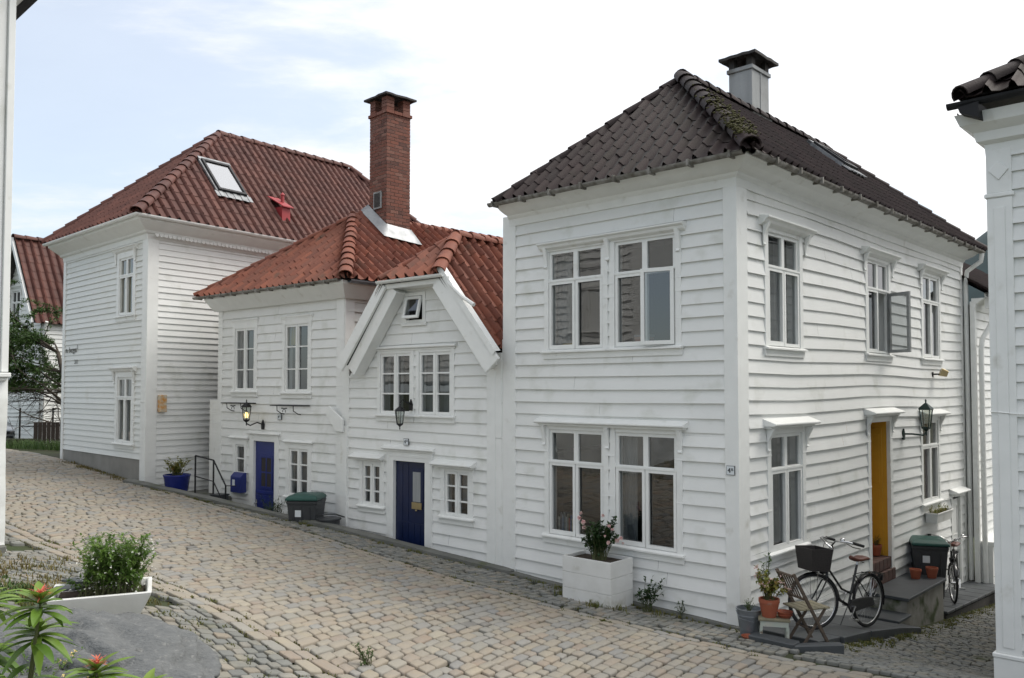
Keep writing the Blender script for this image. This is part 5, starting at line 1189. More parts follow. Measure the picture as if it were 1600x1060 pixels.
def bicycle(label, loc, rz, steer, basket=True, lean=0):
    b = thing('bicycle', label, 'bicycle', loc, rz, local=True)
    ML = Matrix.Rotation(lean, 4, 'X')
    f_ = MB(ML); T = lambda pts, r_: f_.tube(pts, r_, 8)
    T([(.43, 0, .29), (.29, 0, .80)], .015); T([(.43, 0, .29), (.62, 0, .36), (.93, 0, .66)], .019); T([(.385, 0, .44), (.60, 0, .50), (.915, 0, .76)], .014)
    T([(.94, 0, .62), (.90, 0, .86)], .019)
    for s_ in (-1, 1): T([(.43, s_*.03, .29), (0, s_*.06, .345)], .009); T([(.33, s_*.02, .66), (0, s_*.06, .345)], .007)
    f_.build('frame', 'bike_black', b, smooth=True, angle=60)
    f_ = MB(ML); fender(f_, 0, R(15), R(190)); f_.build('mudguard', 'bike_black', b, smooth=True)
    f_ = MB(ML); f_.prism([(-.05, .31), (0, .40), (.10, .41), (.46, .375), (.53, .29), (.46, .21), (.1, .275), (0, .285)], .045, .075); f_.build('chain_case', 'bike_black', b, bevel=.006)
    f_ = MB(ML); f_.tube([(.43, -.08, .29), (.43, .10, .29)], .015, 8); f_.tube([(.43, .095, .29), (.52, .10, .15)], .009, 6); f_.tube([(.43, -.085, .29), (.34, -.09, .43)], .009, 6); f_.box(.48, .57, .105, .19, .135, .158); f_.box(.29, .38, -.18, -.095, .42, .443); f_.tube([(.40, -.03, .27), (.36, -.14, .012)], .008, 6); f_.build('cranks', 'chrome', b)
    f_ = MB(ML)
    for s_ in (-.06, .06): f_.tube([(.26, s_*.6, .68), (-.05, s_, .70), (-.25, s_, .70)], .006, 6); f_.tube([(-.18, s_, .70), (0, s_, .36)], .005, 6)
    for x in (-.22, -.12, -.02, .08): f_.tube([(x, -.06, .70), (x, .06, .70)], .005, 6)
    f_.box(-.27, -.255, -.035, .035, .60, .68); f_.build('rack', 'bike_black', b)
    f_ = MB(ML); n_ = 12; vs = []
    for i in range(n_+1):
        t_ = i/n_; x = .17+.28*t_; hw = .095*(1-t_)**.6*(1 if t_ < .6 else .9)+.018
        for a in range(8): vs.append((x, hw*math.cos(a*math.pi/4), .88+.028*math.sin(a*math.pi/4)+.012*math.cos(t_*6)))
    f_.add(vs, [(i*8+j, i*8+(j+1) % 8, (i+1)*8+(j+1) % 8, (i+1)*8+j) for i in range(n_) for j in range(8)]+[tuple(range(8)), tuple(range(n_*8, n_*8+8))]); f_.build('saddle', 'leather', b, smooth=True)
    f_ = MB(ML); f_.tube([(.29, 0, .78), (.28, 0, .86)], .012, 8)
    for s_ in (-.04, .04): 
        f_.ring((.22, s_, .835), (0, 0, 1), .016, .004, 12, 4)
    f_.build('seat_post', 'chrome', b)
    wheel(b, 0, ML)
    MS = ML @ Matrix.Translation((.96, 0, 0)) @ Matrix.Rotation(steer, 4, 'Z') @ Matrix.Translation((-.96, 0, 0))
    wheel(b, 1.10, MS)
    f_ = MB(MS); 
    for s_ in (-1, 1): f_.tube([(.945, s_*.02, .63), (.975, s_*.05, .60), (1.06, s_*.055, .42), (1.10, s_*.055, .345)], .010, 8)
    f_.build('fork', 'bike_black', b, smooth=True, angle=60)
    f_ = MB(MS); fender(f_, 1.10, R(30), R(170)); f_.build('mudguard', 'bike_black', b, smooth=True)
    f_ = MB(MS); f_.tube([(.90, 0, .84), (.875, 0, 1.0)], .011, 8)
    for s_ in (-1, 1): f_.tube([(.875, 0, 1.0), (.93, s_*.06, 1.05), (.95, s_*.16, 1.11), (.86, s_*.27, 1.12), (.68, s_*.31, 1.09)], .011, 8)
    for s_ in (-1, 1): f_.tube([(.86, s_*.25, 1.10), (.78, s_*.27, 1.06), (.69, s_*.29, 1.05)], .006, 5)
    f_.lathe([(.03, 0), (.032, .012), (.02, .03), (0.0, .035)], 12, (.88, .2, 1.125))
    hb = f_.build('handlebar', 'chrome', b, smooth=True, angle=50)
    for s_ in (-1, 1): MB(MS).tube([(.80, s_*.29, 1.113), (.66, s_*.312, 1.087)], .017, 8).build('grip', 'rubber', hb)
    f_ = MB(MS); f_.tube([(.90, .03, .86), (.99, .05, .98), (.93, .1, 1.08)], .004, 5); f_.tube([(.90, -.03, .84), (1.0, -.04, .94), (.93, -.1, 1.08)], .004, 5); f_.lathe([(.035, -.05), (.045, 0), (.04, .02)], 12, (1.0, 0, .74)); f_.build('cables', 'bike_black', b)
    if basket:
        f_ = MB(MS @ Matrix.Translation((1.12, 0, .73)) @ Matrix.Rotation(R(4), 4, 'Y')); a, c_ = .135, .19
        vs = []
        for z, k__ in ((0, .88), (.27, 1.05)): vs += [(-a*k__, -c_*k__, z), (a*k__, -c_*k__, z), (a*k__, c_*k__, z), (-a*k__, c_*k__, z)]
        ins = [(x*.93, y_*.95, z+(.012 if z == 0 else 0)) for x, y_, z in vs]
        f_.add(vs+ins, [(0, 1, 2, 3), (0, 4, 5, 1), (1, 5, 6, 2), (2, 6, 7, 3), (3, 7, 4, 0), (8, 11, 10, 9), (8, 9, 13, 12), (9, 10, 14, 13), (10, 11, 15, 14), (11, 8, 12, 15), (4, 12, 13, 5), (5, 13, 14, 6), (6, 14, 15, 7), (7, 15, 12, 4)]); f_.build('basket', 'basket', b)
        f_ = MB(MS)
        for s_ in (-1, 1): f_.tube([(1.10, s_*.06, .36), (1.12, s_*.09, .73)], .004, 5)
        f_.build('basket_stays', 'chrome', b)
    return b
p0 = fB.p(2.0, 0, .74); p1 = fB.p(.93, 0, .52); z0_ = zb(2.1, .4)+.05
pit = math.atan2((zb(1.0, .4)-zb(2.1, .4)), 1.12)
bk1 = bicycle('black city bicycle with a dark front basket parked below the lower side window', (p0.x, p0.y, z0_), math.atan2(p1.y-p0.y, p1.x-p0.x), R(-24), True)
bk1.rotation_euler = (0, -pit, math.atan2(p1.y-p0.y, p1.x-p0.x))
p0 = fB.p(7.8, 0, .22); p1 = fB.p(6.75, 0, .44)
bk2 = bicycle('black bicycle seen end on, parked beyond the grey wheeled bin', (p0.x, p0.y, -.86), math.atan2(p1.y-p0.y, p1.x-p0.x), R(14), False)

# ------------------------------------------------------------------ wheeled bins
def bin_(label, loc, rz):
    b = thing('wheeled_bin', label, 'bin', loc, rz, local=True, group='grey wheeled bins with green lids')
    m_ = MB(); vs = []
    for z, w_, d_ in ((.06, .20, .20), (.86, .26, .28), (.90, .275, .295), (.94, .275, .295)): vs += [(-w_, -d_, z), (w_, -d_, z), (w_, d_, z), (-w_, d_, z)]
    m_.add(vs, [(3, 2, 1, 0)]+[(i*4+j, i*4+(j+1) % 4, (i+1)*4+(j+1) % 4, (i+1)*4+j) for i in range(3) for j in range(4)]+[(12, 13, 14, 15)])
    for x in (-.15, 0, .15): m_.box(x-.012, x+.012, -.285, -.24, .45, .86)
    m_.build('body', 'bin_grey', b, bevel=.012)
    m_ = MB(); vs = []
    for z, w_, d0, d1 in ((.945, .29, -.32, .27), (.985, .285, -.315, .27), (1.03, .24, -.24, .22), (1.045, .15, -.15, .15)): vs += [(-w_, d0, z), (w_, d0, z), (w_, d1, z), (-w_, d1, z)]
    m_.add(vs, [(3, 2, 1, 0)]+[(i*4+j, i*4+(j+1) % 4, (i+1)*4+(j+1) % 4, (i+1)*4+j) for i in range(3) for j in range(4)]+[(12, 13, 14, 15)]); m_.build('lid', 'bin_green', b, bevel=.01)
    m_ = MB(); m_.tube([(-.24, .33, .93), (.24, .33, .93)], .014); m_.box(-.22, -.18, .26, .34, .9, .95); m_.box(.18, .22, .26, .34, .9, .95); m_.build('handle', 'bin_grey', b)
    for s_ in (-1, 1):
        m_ = MB(); m_.tube([(s_*.21, .22, .10), (s_*.26, .22, .10)], .10, 20); m_.build('wheel', 'rubber', b)
    m_ = MB(); m_.box(-.12, .0, -.272, -.262, .66, .80); m_.build('sticker', 'sign_white', b)
    return b
p = fB.p(6.03, 0, .29); bn = bin_('grey wheeled bin with green lid beside the ochre door steps', (p.x, p.y, -.70), math.atan2(UB[1], UB[0])-R(65))
b2 = dup(bn, (-3.66, 14.92, -.05), R(-4), 'grey wheeled bin with green lid behind the kerb by the bright blue door')
fx = thing('black_tub', 'low black plastic tub right of the bin behind the kerb', 'tub', (-3.22, 14.72, .0), local=True)
MB().lathe([(.14, 0), (.2, .55), (.22, .56), (.22, .585), (.19, .585)], 20).build('tub', 'bin_grey', fx, smooth=True, angle=40)
MB().tube([(-.2, 0, .58), (-.26, -.02, .62), (-.1, -.1, .66), (.15, -.1, .66), (.28, 0, .60)], .012).build('handle', 'bin_grey', fx)

# ------------------------------------------------------------------ pots, bucket, stool, folding chair
def pot(label, loc, r0, r1, h, m='terracotta', rim=True, name='flower_pot', cat='flower pot', group=None):
    p_ = thing(name, label, cat, loc, local=True, group=group)
    pr_ = [(r0, 0), (r1*.96, h*.8), (r1, h*.8), (r1, h), (r1-.015, h), (r1-.02, h*.85)] if rim else [(r0, 0), (r1, h), (r1+.01, h+.005), (r1-.01, h), (r1-.015, h-.04)]
    MB().lathe(pr_, 24).build('pot_body', m, p_, smooth=True, angle=35)
    MB().lathe([(r1*.93, h*.84), (0.001, h*.87)], 16).build('soil', 'soil', p_); return p_
def Bp(t_, d_, z=None): q = fB.p(t_, 0, d_); return (q.x, q.y, zb(t_, d_) if z is None else z)
bx, by = 2.70, 9.58; bz_ = hz(bx, by)+.01
bu = thing('bucket', 'galvanised zinc bucket with sparse greenery at the foot of the corner post', 'bucket', (bx, by, bz_), local=True)
MB().lathe([(.095, 0), (.10, .005), (.142, .30), (.150, .302), (.150, .312), (.136, .312), (.13, .26)], 28).build('pail', 'galv', bu, smooth=True, angle=35)
m_ = MB(); [m_.ring((0, 0, z), (0, 0, 1), rr_, .004, 28, 5) for z, rr_ in ((.09, .109), (.24, .133))]; m_.tube([(-.15, 0, .29), (-.14, -.1, .22), (0, -.165, .19), (.14, -.1, .22), (.15, 0, .29)], .004, 6); m_.build('bail_handle', 'galv', bu)
MB().lathe([(.128, .255), (.001, .26)], 16).build('soil', 'soil', bu)
r_ = random.Random(201)
pl = thing('potted_herbs', 'thin grey-green herbs growing in the zinc bucket', 'plant', (bx, by, bz_), local=True)
bush(pl, 'leaves', 'leaf', r_, (0, 0, .25), (0, 0, .36), (.12, .12, .09), 16, 8, .022, .01)
for i, (dx, dy, rr_) in enumerate(((-.06, -.2, .085), (.06, -.21, .075), (.0, -.23, .06))):
    s_ = thing('saucer', ['terracotta saucer leaning left under the zinc bucket', 'terracotta saucer right of the others under the bucket', 'small terracotta saucer in front of the bucket'][i], 'saucer', (bx+dx, by+dy, hz(bx+dx, by+dy)+.012), local=True, group='terracotta saucers')
    MB().lathe([(rr_*.75, 0), (rr_, .03), (rr_-.008, .03), (rr_*.72, .008)], 20).build('dish', 'terracotta', s_, smooth=True, angle=35)
# stool
sx_, sy_ = 2.93, 9.42; szz = hz(sx_, sy_)
st_ = thing('stool', 'low pale mint painted stool with a flaking top holding a flower pot', 'stool', (sx_, sy_, szz), R(-14), local=True)
MB().box(-.17, .17, -.13, .13, .25, .275).build('seat', 'seat_wood', st_, bevel=.004)
m_ = MB(); m_.box(-.15, .15, -.115, -.10, .19, .249); m_.box(-.15, .15, .10, .115, .19, .249); m_.box(-.15, -.135, -.10, .10, .19, .249); m_.box(.135, .15, -.10, .10, .19, .249); m_.build('apron', 'mint', st_)
for a in (-1, 1):
    for b_ in (-1, 1):
        m_ = MB(); x, y_ = a*.14, b_*.10; m_.add([(x-.016, y_-.016, 0), (x+.016, y_-.016, 0), (x+.016, y_+.016, 0), (x-.016, y_+.016, 0), (x-.016, y_-.016, .189), (x+.016, y_-.016, .189), (x+.016, y_+.016, .189), (x-.016, y_+.016, .189)], [(3, 2, 1, 0), (4, 5, 6, 7), (0, 1, 5, 4), (1, 2, 6, 5), (2, 3, 7, 6), (3, 0, 4, 7)]); m_.build('leg', 'mint', st_)
p_ = pot('terracotta pot of flowers standing on the mint stool', (sx_-.05, sy_+.0, szz+.276), .075, .115, .20)
g_ = thing('geranium', 'leafy pink and white flowering plant in the pot on the stool', 'plant', (sx_-.05, sy_, szz+.276), local=True); r_ = random.Random(202)
bush(g_, 'leaves', 'leaf_gold', r_, (0, 0, .18), (0, 0, .36), (.22, .2, .19), 38, 14, .05, .034, flowers=('pink', .55, .05, 7), stem_r=.003)
ts = thing('tall_sprig', 'tall leafy sprig rising behind the flowers on the stool', 'plant', (sx_-.06, sy_+.06, szz+.276), local=True); bush(ts, 'leaves', 'leaf', r_, (0, 0, .15), (0, .02, .58), (.07, .06, .16), 6, 14, .05, .018)
s_ = thing('saucer', 'stack of terracotta saucers at the right end of the mint stool', 'saucer', (sx_+.115, sy_-.03, szz+.276), local=True, group='terracotta saucers')
MB().lathe([(.06, 0), (.082, .03), (.085, .032), (.07, .035), (.09, .065), (.082, .065), (.062, .045)], 20).build('dish', 'terracotta', s_, smooth=True, angle=35)
# folding chair, seat lichened
cx_, cy_ = 3.24, 9.34; cz_ = hz(cx_, cy_)+.03
fc = thing('folding_chair', 'weathered brown wooden folding chair with a lichened seat beside the stool', 'chair', (cx_, cy_, cz_), R(18), local=True)
for s_ in (-1, 1):
    m_ = MB(); y_ = s_*.15; m_.add([(-.26, y_-.011, .80), (-.225, y_-.011, .81), (.23, y_-.011, 0), (.19, y_-.011, 0), (-.26, y_+.011, .80), (-.225, y_+.011, .81), (.23, y_+.011, 0), (.19, y_+.011, 0)], [(0, 3, 2, 1), (4, 5, 6, 7), (0, 1, 5, 4), (1, 2, 6, 5), (2, 3, 7, 6), (3, 0, 4, 7)]); m_.build('leg', 'old_wood', fc, bevel=.003)
    m_ = MB(); y_ = s_*.125; m_.add([(.17, y_-.010, .40), (.205, y_-.010, .40), (-.10, y_-.010, 0), (-.14, y_-.010, 0), (.17, y_+.010, .40), (.205, y_+.010, .40), (-.10, y_+.010, 0), (-.14, y_+.010, 0)], [(0, 3, 2, 1), (4, 5, 6, 7), (0, 1, 5, 4), (1, 2, 6, 5), (2, 3, 7, 6), (3, 0, 4, 7)]); m_.build('leg', 'old_wood', fc, bevel=.003)
m_ = MB(); [m_.box(-.16+i*.078, -.16+i*.078+.070, -.16, .16, .40, .418) for i in range(5)]; m_.build('seat', 'seat_wood', fc, bevel=.003)
m_ = MB(); [m_.tube([(-.245+.006*0+(.80-z)*.563-.012, -.14, z), (-.245+(.80-z)*.563-.012, .14, z)], .014, 6) for z in (.78, .52)]; [m_.tube([(-.245+.02*.563, y_, .78), (-.245+.28*.563-.012, y_, .52)], .008, 6) for y_ in (-.09, -.045, 0, .045, .09)]; m_.build('backrest', 'old_wood', fc); MB().tube([(.0, -.14, .18), (.0, .14, .18)], .008, 6).build('stretcher', 'old_wood', fc)
# pots near the ochre door
pot('terracotta pot standing inside the ochre doorway on the brick sill', tuple(fB.p(4.93, .14, -.18)), .07, .10, .17, group=None)
pot('dark terracotta pot on the slate landing, left one of two before the bin', tuple(fB.p(5.35, -.234, .30)), .065, .09, .15)
pot('dark terracotta pot on the slate landing, right one of two before the bin', tuple(fB.p(5.58, -.234, .48)), .065, .095, .17)
dp = thing('doorway_plant', 'small dry plant in the pot inside the ochre doorway', 'plant', tuple(fB.p(4.93, .14, -.18)), local=True); bush(dp, 'leaves', 'leaf_dark', random.Random(5), (0, 0, .13), (0, 0, .24), (.1, .1, .08), 10, 8, .03, .012)
# window box under the alley window
wb = thing('window_box', 'white window box with short reddish-green plants under the alley window', 'window box', tuple(fB.p(7.2, .5, .12)))
m_ = MB(fB.M); vs = []
for z, e in ((.47, 0), (.64, .025)): vs += [(6.78-e, -.22-e, z), (7.62+e, -.22-e, z), (7.62+e, -.04, z), (6.78-e, -.04, z)]
m_.add(vs, [(3, 2, 1, 0), (0, 1, 5, 4), (1, 2, 6, 5), (2, 3, 7, 6), (3, 0, 4, 7)]); m_.box(6.74, 7.66, -.255, -.235, .63, .65); m_.box(6.74, 7.66, -.05, -.03, .63, .65); m_.box(6.74, 6.765, -.234, -.051, .63, .65); m_.box(7.635, 7.66, -.234, -.051, .63, .65); m_.build('trough', 'planter', wb)
m_ = MB(fB.M); m_.box(6.78, 7.62, -.22, -.05, .58, .61); m_.build('soil', 'soil', wb)
pz = thing('window_box_plants', 'short reddish-green plants in the white window box', 'plant', tuple(fB.p(7.2, .6, .12)))
L0 = ORG[pz.name].copy(); ORG[pz.name] = Vector(); lf = MB(); r_ = random.Random(9)
for i in range(260):
    q = fB.p(r_.uniform(6.8, 7.6), .60+abs(r_.gauss(0, .05)), r_.uniform(.07, .2)); leafq(lf, q-L0, rv(r_)+Vector((0, 0, .8)), Vector((0, 0, 1)), r_.uniform(.04, .09), .014, r_.random())
lf.build('leaves', 'leaf_gold', pz)
vp = thing('violet_plant', 'green plant with violet flowers at the end of the alley by the right hand house', 'plant', Bp(8.8, .95), local=True)
bush(vp, 'leaves', 'leaf', random.Random(12), (0, 0, 0), (0, 0, .45), (.35, .35, .35), 40, 14, .08, .05); r_ = random.Random(13); f_ = MB()
for i in range(130): q = Vector((r_.uniform(-.1, .32), r_.uniform(-.35, .0), r_.uniform(.0, .32))); leafq(f_, q, rv(r_), Vector((0, 0, 1)), .045, .04, .5)
f_.build('blossoms', 'purple', vp)

# ------------------------------------------------------------------ rose planter
pc = Vector((*sn2xy(1.80, .40), 0)); pzz = hz(pc.x, pc.y)-.02
rp = thing('planter', 'white boarded square planter against the front of the dark roofed house, holding a rose bush', 'planter', (pc.x, pc.y, pzz), math.atan2(UA[1], UA[0])+R(1), local=True)
m_ = MB(); W_, D_, H_ = .385, .245, .60
for i in range(3):
    za, zb_ = i*.203, i*.203+.200
    m_.box(-W_, W_, -D_, -D_+.022, za, zb_); m_.box(-W_, W_, D_-.022, D_, za, zb_); m_.box(-W_, -W_+.022, -D_+.023, D_-.023, za, zb_); m_.box(W_-.022, W_, -D_+.023, D_-.023, za, zb_)
m_.build('box', 'planter', rp, bevel=.003)
m_ = MB(); m_.box(-W_+.03, W_-.03, -D_+.03, D_-.03, .0, .565); m_.build('soil', 'soil', rp)
rb = thing('rose_bush', 'dark leaved rose bush with pale pink roses in the white boarded planter', 'rose bush', (pc.x+.02, pc.y, pzz), local=True); r_ = random.Random(301)
bush(rb, 'leaves', 'leaf_dark', r_, (0, 0, .56), (-.0, 0, .86), (.30, .22, .30), 60, 26, .055, .036, spread=.3, stem_r=.006)
f_ = MB()
for (x, y_, z, s_) in ((-.26, -.1, 1.12, .05), (-.21, -.13, 1.07, .055), (-.20, -.12, 1.0, .05), (-.24, -.1, 1.18, .035), (.05, -.05, 1.14, .04), (.12, -.12, 1.02, .045), (.16, -.14, .98, .04), (.22, -.14, .84, .055), (.27, -.12, .86, .05), (.10, -.2, .82, .045), (.06, -.18, .90, .03), (.30, -.12, .80, .03)):
    for k_ in range(16):
        d_ = rv(r_, .8); p = Vector((x, y_, z)); leafq(f_, p-d_*s_*.1, d_, Vector((0, 0, 1)), s_*.8, s_*.9, r_.random(), .9)
f_.build('roses', 'pink', rb)
wd_ = thing('weed', 'leafy green weed growing beside the rose planter', 'weed', (*sn2xy(1.12, .25), 0), local=True); wd_.location.z = hz(wd_.location.x, wd_.location.y)
bush(wd_, 'leaves', 'leaf_dark', random.Random(302), (0, 0, 0), (0, 0, .24), (.26, .15, .22), 22, 14, .05, .03)
wd_ = thing('weed', 'small weed between the planter and the corner of the house', 'weed', (*sn2xy(.72, .12), 0), local=True); wd_.location.z = hz(wd_.location.x, wd_.location.y)
bush(wd_, 'leaves', 'leaf_dark', random.Random(303), (0, 0, 0), (0, 0, .13), (.06, .05, .12), 6, 12, .035, .018)
wd_ = thing('weed', 'pale green weed standing in the street at the bottom edge of the photo', 'weed', (-1.18, 6.85, 0), local=True); wd_.location.z = hz(-1.18, 6.85)
bush(wd_, 'leaves', 'leaf', random.Random(304), (0, 0, 0), (0, 0, .10), (.14, .1, .12), 14, 12, .03, .012)

# ------------------------------------------------------------------ foreground planter, rocks, red-tipped shrubs
fx_, fy_ = -3.13, 6.42; fz_ = 0.99
fp = thing('planter', 'white tapered concrete planter with bushy green plant in the left foreground', 'planter', (fx_, fy_, fz_), R(23), local=True)
vs = []
for z, a, b_ in ((0, .20, .15), (.31, .34, .27), (.34, .35, .28), (.34, .315, .245), (.28, .30, .23)):
    c_ = .0; vs += [(-a, -b_, z), (a, -b_, z), (a, b_, z), (-a, b_, z)]
m_ = MB(); m_.add(vs, [(3, 2, 1, 0)]+[(i*4+j, i*4+(j+1) % 4, (i+1)*4+(j+1) % 4, (i+1)*4+j) for i in range(4) for j in range(4)]); m_.build('tub', 'planter', fp, bevel=.006)
MB().box(-.30, .30, -.23, .23, .22, .285).build('soil', 'soil', fp)
sb = thing('flowering_bush', 'fine leaved green bush with tiny white flowers in the tapered planter', 'plant', (fx_+.06, fy_+.02, fz_), R(14), local=True); r_ = random.Random(311)
bush(sb, 'leaves', 'leaf_mid', r_, (0, 0, .28), (.03, 0, .52), (.31, .26, .27), 230, 32, .040, .016, spread=.75, stem_r=.0025)
f_ = MB()
for i in range(240):
    q = Vector((.03+r_.uniform(-1, 1)*.28, r_.uniform(-1, 1)*.24, .46+r_.uniform(-.6, 1)*.2)); [leafq(f_, q, rv(r_), Vector((0, 0, 1)), .012, .012, .5) for _ in range(3)]
f_.build('blossoms', 'white_petal', sb)
for i, (x, y_, a, lab) in enumerate(((-.20, -.10, .3, 'dark slate shard lying in the tapered planter'), (-.26, .14, -.4, 'flat slate piece resting on the far rim of the tapered planter'))):
    s_ = thing('slate_shard', lab, 'slate', (fx_+x, fy_+y_, fz_+.355), a, local=True)
    MB().prism([(-.12, -.05), (.05, -.07), (.13, .01), (.03, .07), (-.1, .05)], 0, .018, ax='z').build('shard', 'slate', s_, bevel=.003)
def rockm(label, c_, rad, rz, seed, tilt=(0, 0)):
    o_ = thing('rock', label, 'rock', c_, 0, local=True); bm_ = bmesh.new(); bmesh.ops.create_icosphere(bm_, subdivisions=6, radius=1)
    for v_ in bm_.verts:
        p_ = v_.co.copy(); e = 3.2; k__ = (abs(p_.x)**e+abs(p_.y)**e+abs(p_.z)**e)**(-1/e); p_ *= k__
        n1_ = pn(p_*1.3+Vector((seed, 0, 0))); n2_ = pn(Vector((p_.x*2.2, p_.y*6, p_.z*8))+Vector((seed, 3, 0))); n3_ = pn(p_*9+Vector((0, seed, 0)))
        n2_ = .35*n2_+.65*(math.floor(n2_*5)+min(1, max(0, ((n2_*5) % 1-.8)*5)))/5
        cr_ = abs(pn(Vector((p_.x*1.1+p_.y*.7, p_.y*1.6-p_.x*.4, seed)))); crk = -.09*max(0, 1-cr_/.022)
        p_ *= 1+.14*n1_+.16*n2_+.04*n3_+.012*pn(p_*22)+crk*1.2
        v_.co = Vector((p_.x*rad[0], p_.y*rad[1], p_.z*rad[2]))
    bm_.transform(Euler((tilt[0], tilt[1], rz)).to_matrix().to_4x4()); me = bpy.data.meshes.new('boulder'); bm_.to_mesh(me); bm_.free(); me.shade_smooth(); me.materials.append(M['rock'])
    b_ = bpy.data.objects.new('boulder', me); COL.objects.link(b_); b_.parent = o_; return o_
rockm('large flat grey gneiss rock in the left foreground in front of the tapered planter', (-2.25, 4.30, 1.24), (1.02, .56, .36), math.atan2(-.667, .745), 3.3, (R(-3), R(2)))
rockm('grey rock in the bottom left corner below the red-tipped shrub', (-2.72, 3.55, 1.20), (.62, .52, .36), R(-55), 8.1)
rockm('small grey rock at the bottom edge right of the large flat rock', (-1.42, 3.42, 1.28), (.30, .20, .22), R(-20), 5.7)
def longleaf(mb, p, d, up, ln, wd, tint, droop=.5, n_=6):
    d = d.normalized(); s_ = d.cross(up).normalized(); u_ = s_.cross(d); vs = []
    for i in range(n_+1):
        t_ = i/n_; c_ = p+d*ln*t_-u_*ln*droop*t_*t_*.5; w_ = wd*.5*math.sin(math.pi*min(1, (t_*.92+.06)))**.75
        vs += [c_-s_*w_+u_*w_*.35, c_, c_+s_*w_+u_*w_*.35]
    mb.add(vs, [(i*3+j, i*3+j+1, i*3+j+4, i*3+j+3) for i in range(n_) for j in range(2)], tint)
def redtip(label, base, tips, seed, size=1.):
    o_ = thing('red_tipped_shrub', label, 'shrub', base, local=True); r_ = random.Random(seed); lf = MB(); st = MB(); rd = MB(); B_ = Vector(base); size *= 1.0
    for (tp, flower) in tips:
        tp = Vector(tp)-B_; mid_ = Vector((tp.x*.5, tp.y*.5, tp.z*.6)); st.tube([(0, 0, 0), mid_, tp-Vector((0, 0, .02)), tp], [.008, .006, .004, .003], 6)
        for tier, (n_, el, ln) in enumerate(((7, -.15, .12), (8, .2, .125), (7, .55, .10), (5, 1.0, .07))):
            for i in range(n_):
                a = 2*math.pi*(i+.5*tier)/n_+r_.uniform(-.4, .4); d_ = Vector((math.cos(a), math.sin(a), el+r_.uniform(-.3, .3)))
                longleaf(lf, tp-Vector((0, 0, .035-.012*tier)), d_, Vector((0, 0, 1)), ln*size*r_.uniform(.7, 1.2), .030*size, min(1, max(0, .28+.17*tier+r_.uniform(-.25, .3))), .5+r_.uniform(-.2, .5))
        for i in range(8):
            q = tp*r_.uniform(.4, .85); a = r_.uniform(0, 6.28); longleaf(lf, q, Vector((math.cos(a), math.sin(a), .1)), Vector((0, 0, 1)), .11*size, .032*size, r_.uniform(0, .45), .9)
        if flower:
            for i in range(60):
                a = r_.uniform(0, 6.28); d_ = Vector((math.cos(a), math.sin(a), r_.uniform(-.1, 1.8))); longleaf(rd, tp+Vector((0, 0, r_.uniform(.0, .03))), d_, Vector((0, 0, 1)), r_.uniform(.015, .042)*size, .005*size, r_.random(), .4, 3)
    lf.build('leaves', 'leaf_lime', o_, smooth=True); st.build('stems', 'stem', o_)
    if rd.v: rd.build('young_leaves', 'red_petal', o_, smooth=True)
redtip('tall lime-green shrub with a coral red tip at the left edge of the photo', (-1.62, 2.75, 1.35), [((-1.47, 2.62, 2.19), True), ((-1.70, 2.7, 2.02), False), ((-1.62, 2.5, 1.93), False), ((-1.78, 2.85, 2.14), False), ((-1.50, 2.45, 1.84), False), ((-1.68, 2.62, 1.84), True), ((-1.52, 2.7, 2.08), False), ((-1.60, 2.42, 2.02), False), ((-1.46, 2.40, 1.74), False), ((-1.75, 2.75, 1.95), False), ((-1.58, 2.58, 1.78), False)], 21)
redtip('lime-green shrub with a coral red tip at the bottom edge of the photo', (-1.30, 2.62, 1.35), [((-1.28, 2.60, 1.985), True), ((-1.16, 2.66, 1.90), False), ((-1.40, 2.58, 1.87), False), ((-1.24, 2.5, 1.86), False)], 22)
r_ = random.Random(23); f_ = thing('ground_weeds', 'mixed low weeds with tiny yellow flowers between the rocks at lower left', 'weed', (-2.25, 3.75, 1.42), local=True)
bush(f_, 'leaves', 'leaf_mid', r_, (0, 0, -.2), (0, 0, .10), (.42, .35, .16), 70, 16, .022, .012, spread=.9, flowers=('yellow_curtain', .3, .016, 6), stem_r=.002)

# ------------------------------------------------------------------ things in the sunken yard
def ky(s_, o_, z): q = K0+kd*s_-kn*o_; return Vector((q.x, q.y, z))
c = MB(Matrix.Translation((K0.x, K0.y, 0)) @ Matrix(((kd.x, -kn.x, 0, 0), (kd.y, -kn.y, 0, 0), (0, 0, 1, 0), (0, 0, 0, 1))))
c.box(7.5, 9.05, .19, 1.9, -.3, .62)
for i in range(4): c.box(7.5-.28*(i+1), 7.5-.28*i, .5, 1.7, -.3, .62-.16*(i+1))
o_ = c.build('yard_steps', 'concrete', None, bevel=.01); tag(o_, 'concrete landing and steps descending into the sunken yard beside the large left house', 'steps')
rl = thing('railing', 'black iron handrail beside the steps left of the bright blue door', 'railing', tuple(ky(7.4, .4, .6)))
L0 = ORG[rl.name].copy()
pts = [(-6.42, 16.95, 1.50), (-5.98, 16.75, 1.42), (-5.62, 16.42, .95)]
m_ = MB(); m_.tube(pts, .016, 8); m_.tube([Vector(p)-Vector((0, 0, .42)) for p in pts], .012, 8); m_.tube([pts[2], Vector(pts[2])+Vector((.22, -.03, .0))], .010, 6); m_.build('rails', 'iron', rl, smooth=True, angle=50)
for p, zb_ in zip(pts, (.6, .5, .2)):
    m_ = MB(); m_.tube([p, (p[0], p[1], zb_)], .018, 8); m_.build('post', 'iron', rl)
bp_ = thing('flower_pot', 'large cobalt blue glazed pot with yellow-green plant at the kerb by the left house', 'flower pot', (-6.83, 17.05, .62), local=True)
MB().lathe([(.17, 0), (.2, .05), (.255, .44), (.27, .46), (.27, .49), (.24, .49), (.235, .44)], 28).build('pot_body', 'blue_glaze', bp_, smooth=True, angle=35)
